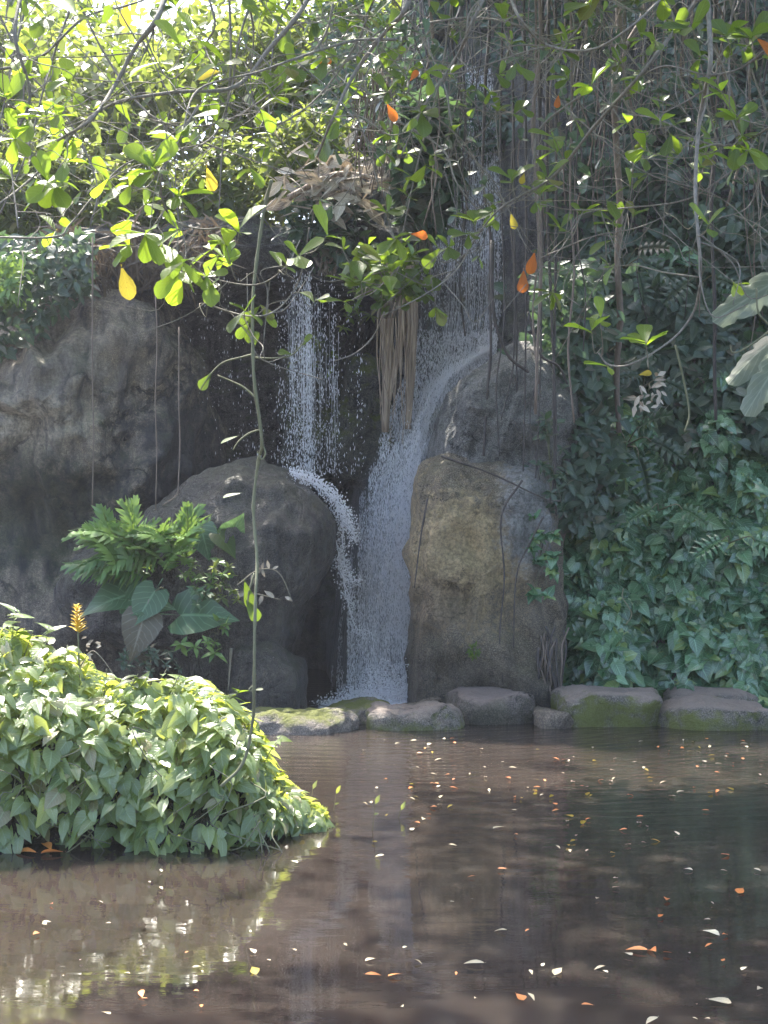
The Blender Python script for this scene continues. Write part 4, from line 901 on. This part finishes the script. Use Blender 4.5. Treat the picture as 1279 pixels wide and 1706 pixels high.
# smaller leafed branches farther back, over the middle of the pond
for i in range(16):
    x0 = [-40, 60, 140, 380, 480, 560, 640, 760, 860, 960, 1040, 1120, 1200, 1280, 1100, 330][i]; x1 = x0 + R(-160, 160); y1 = R(200, 400) if x0 < 650 else R(180, 460); Yb = R(10, 12)
    if i == 15: y1 = 120
    branch([(x0, -50), (x0 * .65 + x1 * .35 + R(-30, 30), y1 * .3), (x0 * .3 + x1 * .7 + R(-30, 30), y1 * .65), (x1, y1)], Yb, Yb + R(-.5, .5), .010, .004,
           ['first small leaved branch hanging at the far upper left', 'small leaved hanging branch left of the sky gap', 'drooping branch over the left ledge', 'branch hanging just right of the sky gap', 'hanging branch above the dead fronds', 'small leaved branch left of the fine root bundle', 'branch hanging over the head of the fall',
            'small leaved branch before the chute top', 'drooping small branch above the orange leaves', 'hanging small branch left of the diagonal bare limb', 'small branch amid the hanging roots', 'small leaved branch above the monstera', 'small leaved branch left of the right edge', 'outermost small leaved branch at the right edge', 'second small branch amid the hanging roots', 'short small leaved branch inside the sky gap'][i],
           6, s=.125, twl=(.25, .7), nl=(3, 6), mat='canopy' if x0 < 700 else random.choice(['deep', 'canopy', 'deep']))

for i in range(13):
    x0 = [400, 520, 600, 690, 760, 850, 930, 1010, 1090, 1170, 1250, 980, 660][i]; y0 = [-40, -50, 60, -40, -50, -40, -50, -50, -40, -50, -40, 150, 200][i]; x1 = x0 + (-1) ** i * R(60, 220); y1 = y0 + R(160, 300); Yb = R(8.6, 11.5)
    branch([(x0, y0), (x0 * .65 + x1 * .35 + R(-30, 30), y0 * .7 + y1 * .3), (x0 * .3 + x1 * .7 + R(-30, 30), y0 * .35 + y1 * .65), (x1, y1)], Yb, Yb + R(-.6, .6), .009, .003,
           ['fine tangled twig right of the sky gap, near the top', 'fine tangled twig above the root bundle', 'short dim twig in front of the dead fronds', 'dim twig over the head of the main fall', 'fine twig veiling the upper chute', 'dim leafy twig over the dark wall right of the chute', 'tangled twig above the orange leaves', 'tangled twig in front of the thickest root cluster',
            'dim leafy twig left of the upright dark liana', 'dim leafy twig right of the upright dark liana', 'dim leafy twig in the top right corner', 'low dim twig right of the orange leaves', 'low dim twig over the pale trunks'][i],
           8, s=.105, twl=(.2, .6), nl=(3, 5), mat='deep' if i % 3 else 'canopy')

# hanging main vine
vine = empty('hanging_vine', P(440, 300, 7.2), 'long green vine hanging straight down in front of the middle boulder to the pond', 'vine')
vp = smooth_path([P(a, b, 7.2 + .1 * math.sin(i)) for i, (a, b) in enumerate([(452, 300), (440, 350), (428, 430), (421, 500), (421, 580), (424, 640), (436, 735), (430, 770), (422, 845), (428, 930), (426, 985), (424, 1060), (423, 1150), (421, 1200), (405, 1270), (368, 1310)])], 6)
tube('stem', vp, .0085, .0075, M['vine'], vine, 8, .4)
for pts_ in [[(424, 590), (400, 596), (372, 604), (352, 622), (333, 650)], [(425, 662), (405, 645), (385, 635), (362, 625)], [(424, 596), (450, 597), (485, 592), (508, 568)], [(436, 740), (442, 755), (436, 765), (428, 752)], [(436, 715), (415, 722), (398, 735), (388, 750)], [(424, 955), (415, 985), (412, 1010)], [(424, 1140), (415, 1150), (432, 1150)]]:
    tube('twig', smooth_path([P(a, b, 7.2) for a, b in pts_], 5), .006, .003, M['vine'], vine, 6)
put_leaves(vine, G_OBO, M['canopy'], [(wp(425, 575, 7.2), (.1, -.2, 1), (.2, -1, .2), .07), (wp(352, 622, 7.2), (-.6, 0, -.8), (.3, -.8, .6), .10), (wp(395, 727, 7.2), (-.8, 0, -.3), (0, -.6, 1), .09),
    (wp(410, 1000, 7.2), (.6, 0, -1), (.3, -1, 0), .12), (wp(408, 970, 7.2), (.3, 0, -1), (-.4, -1, 0), .14), (wp(505, 575, 7.2), (.4, 0, .6), (0, -1, .5), .07), (wp(485, 590, 7.2), (-.9, 0, .2), (0, -1, .5), .07), (wp(400, 822, 7.2), (-1, 0, -.2), (0, -.6, 1), .09), (wp(422, 1150, 7.2), (1, 0, .2), (0, -.6, 1), .05)])
put_leaves(vine, G_OBO, M['canopy'], [(wp(R(405, 440), R(505, 545), 7.2), (R(-1, 1), R(-.5, .5), -.8), (R(-.5, .5), -1, .4), .10) for _ in range(6)])

# ------------------------------------------------------------------ trees on the plateau behind
def tree(px, Y, z0, H, rc, n, label, mat='tree', s=(.14, .26), thick=.14):
    base = Vector(((px - 639.5) / F * Y, Y, z0)); o = empty('tree', base, label, 'tree', 'trees growing on the plateau behind the falls')
    top = base + Vector((R(-.4, .4), R(-.3, .3), H)); path = smooth_path([base - Vector((0, 0, .3)), base.lerp(top, .4) + Vector((R(-.2, .2), 0, 0)), top], 6); tube('trunk', path, thick, thick * .35, M['bark'], o, 9, .2)
    cl = []
    for k in range(11):
        q = path[int(R(.3, .95) * (len(path) - 1))]; an = R(0, 6.28); e = q + Vector((math.cos(an) * rc * R(.5, 1), math.sin(an) * rc * R(.5, 1), R(-.2, .9) * rc * .6)); cl.append(e)
        tube('limb', smooth_path([q, q.lerp(e, .5) + Vector((0, 0, .15)), e], 4), thick * .35, .012, M['bark'], o, 6, .2)
    pts = []
    while len(pts) < n:
        c = random.choice(cl); v = Vector((random.gauss(0, .42), random.gauss(0, .42), random.gauss(0, .30))) * rc * .8; pts.append(tuple(c + v))
    d = [(R(-1, 1), R(-1, 1), R(-1, .4)) for _ in pts]; nn = [(R(-.7, .7), R(-.7, .7), 1) for _ in pts]
    v, t, u = batch(G_LOW, pts, d, nn, [R(*s) for _ in pts]); tag(link('crown', mesh_from('crown', v, t, M[mat], u), o), kind='stuff')
tree(-30, 19, 5.2, 4.0, 1.9, 7000, 'leafy tree at the far left behind the overhanging branches')
tree(110, 20, 5.3, 3.0, 1.5, 5200, 'slender tree behind the upper left branches')
tree(560, 20, 5.5, 3.6, 1.5, 6500, 'dense tree on the right side of the sky gap')
tree(300, 24, 5.8, 1.6, 1.1, 1300, 'small bright tree low in the sky gap', s=(.12, .22))
tree(420, 27, 6.0, 2.0, 1.2, 900, 'distant light green tree under the sky gap', s=(.12, .22))
tree(680, 23, 6.0, 4.0, 1.8, 3800, 'tall dark tree above the head of the waterfall', 'deep')
tree(-60, 26, 6.0, 4.5, 2.6, 6500, 'distant olive tree at the left')

# added tree out of view: overhead crown shaped to shade pond and right branches
oh = empty('unseen_shade_tree', (7.5, 8.5, -.2), 'unseen tree added on the right bank, its crown shaped to shade the pond', 'tree')
tube('trunk', smooth_path([(7.5, 8.5, -.9), (7.2, 8.6, 2.5), (6.4, 9, 5.5), (5.4, 9.4, 8.2)], 6), .32, .2, M['bark'], oh, 12, .2)
def over_gap(x, y): return lump(x * .55 + 3, y * .55, 2, 1.3)
tips_ = []
for (x, y, z) in [(-1.2, 10.5, 7.0), (.5, 12.2, 7.4), (.4, 9.0, 6.6), (2.2, 11.5, 7.2), (2.0, 8.2, 6.4), (3.8, 12, 7.4), (3.6, 7.6, 6.5), (4.8, 10, 8.5), (.8, 6.8, 6.2), (2.8, 9.8, 8.6)]:
    a = Vector((6.4, 9, 5.6)); b = Vector((x, y, z)); tube('limb', smooth_path([a, a.lerp(b, .45) + Vector((0, 0, .9)), b], 7), .10, .02, M['bark'], oh, 8, .2); tips_.append(b)
pts = []
while len(pts) < 9500:
    x, y = R(-1.5, 6.2), R(6.2, 13.2); z = max(6.0, 1.6 + .373 * y + .25) + R(0, 1.6)
    if over_gap(x, y) < -.5: continue
    if x < -.6 and random.random() < .5: continue
    pts.append((x, y, z))
v, t, u = batch(G_OBO, pts, [(R(-1, 1), R(-1, 1), R(-.5, .3)) for _ in pts], [(R(-.5, .5), R(-.5, .5), 1) for _ in pts], [R(.15, .24) for _ in pts])
tag(link('crown', mesh_from('crown', v, t, M['canopy'], u), oh), kind='stuff')

# ------------------------------------------------------------------ waterfalls
def octs(pts, rs, stretch):
    """small stretched octahedral drops"""
    pts = np.asarray(pts, float); n = len(pts); base = np.array([(1, 0, 0), (-1, 0, 0), (0, 1, 0), (0, -1, 0), (0, 0, 1), (0, 0, -1)], float)
    t = np.array([(0, 2, 4), (2, 1, 4), (1, 3, 4), (3, 0, 4), (2, 0, 5), (1, 2, 5), (3, 1, 5), (0, 3, 5)])
    rs = np.asarray(rs)[:, None, None]; sc3 = np.ones((n, 1, 3)); sc3[:, 0, 2] = stretch
    V = base[None] * rs * sc3 + pts[:, None, :]; T = t[None] + (np.arange(n) * 6)[:, None, None]
    return V.reshape(-1, 3), T.reshape(-1, 3)
def sheet(name, rows, mat, parent, Yf, nu=40, bulge=.05):
    """rows: (py, pxl, pxr); Yf(x,z)->depth"""
    pys = np.linspace(rows[0][0], rows[-1][0], 90); V, U = [], []
    for j, py in enumerate(pys):
        l = np.interp(py, [r[0] for r in rows], [r[1] for r in rows]); r_ = np.interp(py, [r[0] for r in rows], [r[2] for r in rows])
        for i in range(nu):
            u = i / (nu - 1); px = l + (r_ - l) * u; q = P(px, py, 15); 
            for _ in range(3): Y = Yf(q.x, q.z); q = P(px, py, Y)
            V.append((q.x, q.y - bulge - .04 * nz((q.x * 6, 0, q.z), 2, 3), q.z)); U.append((u, j / 89))
    a = np.array([j * nu + i for j in range(89) for i in range(nu - 1)]); T = np.concatenate([np.stack([a, a + 1, a + nu + 1], 1), np.stack([a, a + nu + 1, a + nu], 1)])
    return link(name, mesh_from(name, V, T, mat, U), parent)
def cl_y(x, z): return cliff_at(x, z) - .04
wf = empty('waterfall', (0, 14.3, 0), 'main waterfall sliding down the rock chute between the dark and the ochre boulder', 'waterfall')
CH = [(120, 735, 815), (250, 730, 825), (400, 700, 835), (520, 700, 832), (600, 690, 822), (660, 660, 765), (740, 630, 735), (830, 600, 712), (950, 580, 700), (1080, 560, 690), (1172, 540, 700)]
sheet('water_sheet', CH, M['film'], wf, cl_y)
sheet('water_sheet', [(600, 770, 826), (650, 716, 762), (700, 680, 728), (780, 650, 708), (880, 622, 690), (1000, 600, 690), (1172, 590, 700)], M['film_thick'], wf, lambda x, z: cl_y(x, z) - .12, bulge=.1)
def chute_pts(n, bias):
    out = []
    for _ in range(n):
        py = R(130, 1165) if random.random() < .28 else R(560, 1165); l = np.interp(py, [r[0] for r in CH], [r[1] for r in CH]); r_ = np.interp(py, [r[0] for r in CH], [r[2] for r in CH])
        u = 1 - abs(random.gauss(0, .38)) if random.random() < bias else R(0, 1)
        px = l + (r_ - l) * min(1.02, max(0, u)); q = P(px, py, 14.8)
        for _k in range(2): q = P(px, py, cliff_at(q.x, q.z))
        out.append((q.x, q.y - R(.05, .4), q.z))
    return out
p1 = chute_pts(52000, .5); v, t = octs(p1, RNG.uniform(.0012, .0038, len(p1)), RNG.uniform(2, 9, len(p1))); tag(link('spray', mesh_from('spray', v, t, M['drop'], smooth=False), wf), kind='stuff')
pe = []
for _ in range(11000):
    t = R(0, 1) ** 1.1; py = 585 + t * 480; e = np.interp(py, [585, 640, 700, 760, 850, 1065], [818, 742, 716, 702, 684, 684]); px = e - abs(random.gauss(0, 12 + 20 * t)); q = P(px, py, 14.6)
    for _k in range(2): q = P(px, py, cliff_at(q.x, q.z))
    pe.append((q.x, q.y - R(.15, .6), q.z))
v, t = octs(pe, RNG.uniform(.0015, .0045, len(pe)), RNG.uniform(1.5, 6, len(pe))); tag(link('edge_spray', mesh_from('edge_spray', v, t, M['drop'], smooth=False), wf), kind='stuff')
SV, ST = [], []; so_ = 0
for i in range(210):
    t0 = R(0, .75); t1 = min(1, t0 + R(.08, .35)); u = 1 - abs(random.gauss(0, .4)); u = min(1, max(.02, u)); pth = []
    for k in range(9):
        py = 140 + (t0 + (t1 - t0) * k / 8) * 1020; l = np.interp(py, [r[0] for r in CH], [r[1] for r in CH]); r_ = np.interp(py, [r[0] for r in CH], [r[2] for r in CH]); q = P(l + (r_ - l) * u + R(-1.2, 1.2), py, 14.6)
        for _k in range(2): q = P(l + (r_ - l) * u, py, cliff_at(q.x, q.z))
        pth.append(q + Vector((R(-.006, .006), -.12 - R(0, .02), 0)))
    v, t = tube_arrays(pth, R(.001, .0028), .001, 3, .5); SV.append(v); ST.append(t + so_); so_ += len(v)
for i in range(70):
    x0 = random.choice([488, 500, 507, 514, 520, 535, 555]) + random.gauss(0, 5); ya = R(470, 640); yb = ya + R(50, 180); pth = [P(x0 + random.gauss(0, .5), ya + (min(yb, 785) - ya) * k / 6, 14.62) for k in range(7)]
    v, t = tube_arrays(pth, R(.001, .003), .001, 3, .5); SV.append(v); ST.append(t + so_); so_ += len(v)
tag(link('water_strands', mesh_from('water_strands', np.concatenate(SV), np.concatenate(ST), M['drop']), wf), kind='stuff')
mv, mt_ = [], []
for j in range(13):
    for i in range(24):
        ph, th = math.pi * j / 12, 2 * math.pi * i / 24; zz = math.cos(ph); mv.append((.05 + .28 * zz + .62 * math.sin(ph) * math.cos(th), 13.9 + .75 * math.sin(ph) * math.sin(th) + .25 * zz, 1.35 + 1.32 * zz))
for j in range(12):
    for i in range(24): a, b = j * 24 + i, j * 24 + (i + 1) % 24; mt_ += [(a, a + 24, b + 24), (a, b + 24, b)]
mm = bpy.data.materials.new('spray_mist'); mm.use_nodes = True; t_ = mm.node_tree; t_.nodes.clear(); vo = t_.nodes.new('ShaderNodeVolumePrincipled'); vo.inputs['Density'].default_value = .07; vo.inputs['Color'].default_value = (.95, .95, 1, 1)
oo = t_.nodes.new('ShaderNodeOutputMaterial'); t_.links.new(vo.outputs[0], oo.inputs['Volume'])
tag(link('mist', mesh_from('mist', mv, mt_, mm), wf), kind='stuff')
# splash at the foot
pts = []
for _ in range(3000):
    px = random.gauss(640, 42); h = abs(random.gauss(0, 26)) * math.exp(-((px - 645) / 80) ** 2); pts.append(tuple(P(px, 1168 - h, 13.75) + Vector((0, R(-.3, .25), 0))))
v, t = octs(pts, RNG.uniform(.003, .010, len(pts)), 1.2); tag(link('splash', mesh_from('splash', v, t, M['drop'], smooth=False), wf), kind='stuff')
# foam patch on the pond
V, T = [], []
for j in range(24):
    for i in range(90):
        u, vv = i / 89 * 2 - 1, j / 23; x = -.05 + u * .85; y = 13.0 + vv * 1.1
        V.append((x, y, .012 + max(0, .05 * (1 - abs(u)) * (nz((x * 5, y * 5, 0), 2, 4) + .6) * math.sin(vv * 3.1))))
N = NT('foam'); g = N.noise(N.pos((1, 2.4, 1)), 13, 7, .75, .5); sx = N.n('SeparateXYZ'); N.l(N.pos(), sx.inputs[0])
fx = N.map(N.math('ABSOLUTE', N.math('ADD', sx.outputs[0], .05)), .25, .9, .30, -.28); al = N.map(N.math('ADD', g, fx), .50, .62)
ed = N.math('MULTIPLY', N.map(sx.outputs[1], 13.0, 13.25), N.map(N.math('ABSOLUTE', N.math('ADD', sx.outputs[0], .05)), .6, .84, 1, 0)); al = N.math('MULTIPLY', al, ed)
p = N.n('BsdfPrincipled'); N.inp(p, Base_Color=(.8, .82, .87, 1), Roughness=.5); tr = N.n('BsdfTransparent'); mx = N.n('MixShader'); N.l(al, mx.inputs[0]); N.l(tr.outputs[0], mx.inputs[1]); N.l(p.outputs[0], mx.inputs[2]); M['foam'] = N.out(mx.outputs[0])
a = np.array([j * 90 + i for j in range(23) for i in range(89)]); T = np.concatenate([np.stack([a, a + 1, a + 91], 1), np.stack([a, a + 91, a + 90], 1)])
tag(link('foam', mesh_from('foam', V, T, M['foam']), wf), kind='stuff')

lf = empty('waterfall', (-.9, 14.7, 2.3), 'thin broken waterfall of droplets dripping from the dark ledge onto the middle boulder', 'waterfall')
pts = []; cols = [(500, 9, 2.0), (514, 5, 4.2), (488, 7, 1.2), (535, 7, .8), (555, 6, .7), (470, 8, .6), (598, 5, .3), (575, 10, .2), (385, 14, .25), (360, 16, .15), (405, 10, .2), (520, 30, 1.2)]
tw = sum(c[2] for c in cols)
for _ in range(4600):
    k = R(0, tw)
    for c in cols:
        k -= c[2]
        if k <= 0: break
    t = R(0, 1) ** .8; py = 455 + t * 340
    if c[0] < 410: px = c[0] + random.gauss(0, c[1]) + (t - .5) * 60
    else: px = c[0] + random.gauss(0, c[1] * (.5 + t * .9))
    pts.append(tuple(P(px, py, 14.62) + Vector((0, R(-.12, .12), 0))))
v, t = octs(pts, RNG.uniform(.0014, .0044, len(pts)), RNG.uniform(1.5, 7.0, len(pts))); tag(link('droplets', mesh_from('droplets', v, t, M['drop'], smooth=False), lf), kind='stuff')
# overflow over the shoulder of the boulder
ov = [((482, 786), (520, 796), (552, 818), (572, 850), (580, 880)), ((490, 792), (528, 808), (556, 835), (570, 870), (572, 930), (586, 970)), ((575, 860), (588, 880), (590, 900)), ((572, 880), (568, 940), (580, 990), (592, 1015)), ((566, 930), (575, 985), (590, 1040), (612, 1060)), ((540, 812), (575, 850), (592, 905)), ((560, 900), (570, 960), (598, 970))]
for k, pp in enumerate(ov):
    path = smooth_path([P(a, b, 13.75 - .12 * k / 7) for a, b in pp], 10); path = [q + Vector((.02 * mn.noise(Vector((i * .9, k, 0))), 0, .012 * mn.noise(Vector((i * 1.3, k, 4))))) for i, q in enumerate(path)]
    tube('trickle', path, .010 if k < 2 else .005, .003, M['drop'], lf, 6, .9)
pts = []
for _ in range(2600):
    pp = random.choice(ov[:2] + ov[:2] + ov); i = int(R(0, len(pp) - 1)); t = R(0, 1); a = (pp[i][0] * (1 - t) + pp[i + 1][0] * t, pp[i][1] * (1 - t) + pp[i + 1][1] * t); w_ = 7 if a[1] < 870 else 6
    pts.append(tuple(P(a[0] + random.gauss(0, w_), a[1] + random.gauss(0, w_ * .8), 13.7) + Vector((0, R(-.1, .1), 0))))
v, t = octs(pts, RNG.uniform(.003, .009, len(pts)), 1.3); tag(link('splash', mesh_from('splash', v, t, M['drop'], smooth=False), lf), kind='stuff')

# ------------------------------------------------------------------ floating leaves on the pond
def floater(px, py, s, mt, label, group, aspect=None):
    Y = EYE * F / (py - HZ); q = P(px, py, Y); an = R(0, 6.28)
    o = link('floating_leaf', shared(random.choice([G_OBO, G_LAN]), M[mt], 'floating_leaf'), None, mat4((q.x, q.y, .012), (math.cos(an), math.sin(an), R(-.02, .04)), (R(-.25, .25), R(-.25, .25), 1), s)); return tag(o, label, 'leaf', group)
GF = 'fallen leaves floating on the pond'
for px, py, s, mt, lab in [(1078, 1587, .10, 'float_orange', 'largest orange leaf of the floating pair at the lower right'), (1092, 1590, .08, 'float_orange', 'smaller orange leaf beside the largest one'), (1237, 1484, .09, 'float_orange', 'orange curled floating leaf near the right edge'),
        (1110, 1504, .06, 'float_orange', 'small orange leaf floating mid right'), (608, 1628, .07, 'float_orange', 'coral floating leaf at the bottom centre'), (235, 1655, .07, 'float_orange', 'orange floating leaf in front of the bush reflection'), (860, 1661, .07, 'float_orange', 'salmon oval leaf floating near the bottom centre right'),
        (668, 1627, .06, 'float_orange', 'coral leaf just right of the bottom centre one'), (806, 1609, .09, 'float_pale', 'cream twisted floating leaf with a point to the right'), (844, 1554, .07, 'float_pale', 'pinkish cream leaf floating in the lower middle'), (690, 1603, .05, 'float_pale', 'round white petal like floating leaf'),
        (1095, 1700, .08, 'float_pale', 'long cream sliver floating at the bottom edge'), (988, 1680, .05, 'float_orange', 'small orange oval leaf near the bottom edge'), (1170, 1555, .08, 'float_pale', 'pale brown leaf floating right of centre'), (840, 1380 + 0, .08, 'float_pale', 'pale leaf floating in the middle of the ochre reflection'),
        (935, 1618, .07, 'float_pale', 'tan leaf floating in the lower right middle'), (1007, 1614, .05, 'float_pale', 'white curled leaf floating right of the tan one'), (880, 1660, .06, 'float_pale', 'pale leaf next to the salmon oval one'), (1180, 1670, .09, 'float_pale', 'pair like cream leaf at the lower right edge'), (420, 1616, .07, 'yellow', 'yellowish leaf floating at the end of the vine reflection')]:
    floater(px, py, s * .85, mt, lab, None)
GC = [(R(600, 1260), 1240 + R(0, 1) ** 1.5 * 200) for _ in range(14)]
for i in range(150):
    py = 1235 + (R(0, 1) ** 1.6) * 220; px = R(560, 1290) if random.random() < .85 else R(480, 700)
    if i % 3: c0 = GC[i % len(GC)]; px, py = c0[0] + random.gauss(0, 55), max(1232, c0[1] + random.gauss(0, 14))
    floater(px, py, R(.025, .055), fm := random.choice(['float_pale', 'float_pale', 'float_orange', 'yellow']), 'tiny ' + {'float_pale': 'pale', 'float_orange': 'orange', 'yellow': 'yellow'}[fm] + ' leaf fragment floating between the stepping stones and the middle of the pond', 'tiny leaf fragments on the far half of the pond')
for i in range(52):
    py = R(1450, 1706); px = R(10, 1275); floater(px, py, R(.015, .04), fm := random.choice(['float_pale', 'float_pale', 'float_orange']), 'small ' + {'float_pale': 'pale', 'float_orange': 'orange'}[fm] + ' leaf fragment floating on the near half of the pond', 'small leaf fragments on the near half of the pond')
# small water sprouts
for px, py0, py1, lab in [(622, 1384, 1335, 'thin sprout with one pale leaf standing in the water'), (557, 1350, 1318, 'tiny orange tipped sprout left of the pale leafed one'), (665, 1362, 1345, 'tiny white tipped sprout in the middle of the pond'), (518, 1350, 1310, 'curved dry sprout beside the tip of the bush')]:
    Y = EYE * F / (py0 - HZ); o = empty('water_sprout', P(px, py0, Y), lab, 'plant'); tube('stem', smooth_path([P(px - 2, py0 + 3, Y), P(px + 1, (py0 + py1) / 2, Y), P(px + 3, py1, Y)], 4), .003, .0015, M['vine'], o, 4)
    put_leaves(o, G_LAN, M['bush'], [(wp(px + 3, py1 + 4, Y), (.5, 0, 1), (0, -1, .2), .055), (wp(px, py1 + 22, Y), (.9, 0, .3), (0, -1, .5), .03)])

# ------------------------------------------------------------------ haze
bm = np.array([(x, y, z) for x in (-62, 62) for y in (-42, 92) for z in (-1.95, 15)], float)
hz = mesh_from('haze', bm, [(0, 1, 3, 2), (4, 6, 7, 5), (0, 4, 5, 1), (2, 3, 7, 6), (0, 2, 6, 4), (1, 5, 7, 3)], None, smooth=False)
hm = bpy.data.materials.new('haze'); hm.use_nodes = True; t_ = hm.node_tree; t_.nodes.clear(); vo = t_.nodes.new('ShaderNodeVolumePrincipled'); vo.inputs['Density'].default_value = .0009
vo.inputs['Color'].default_value = (.86, .88, 1, 1); vo.inputs['Anisotropy'].default_value = .3
oo = t_.nodes.new('ShaderNodeOutputMaterial'); t_.links.new(vo.outputs[0], oo.inputs['Volume']); hz.materials.append(hm)
tag(link('haze', hz), kind='stuff')
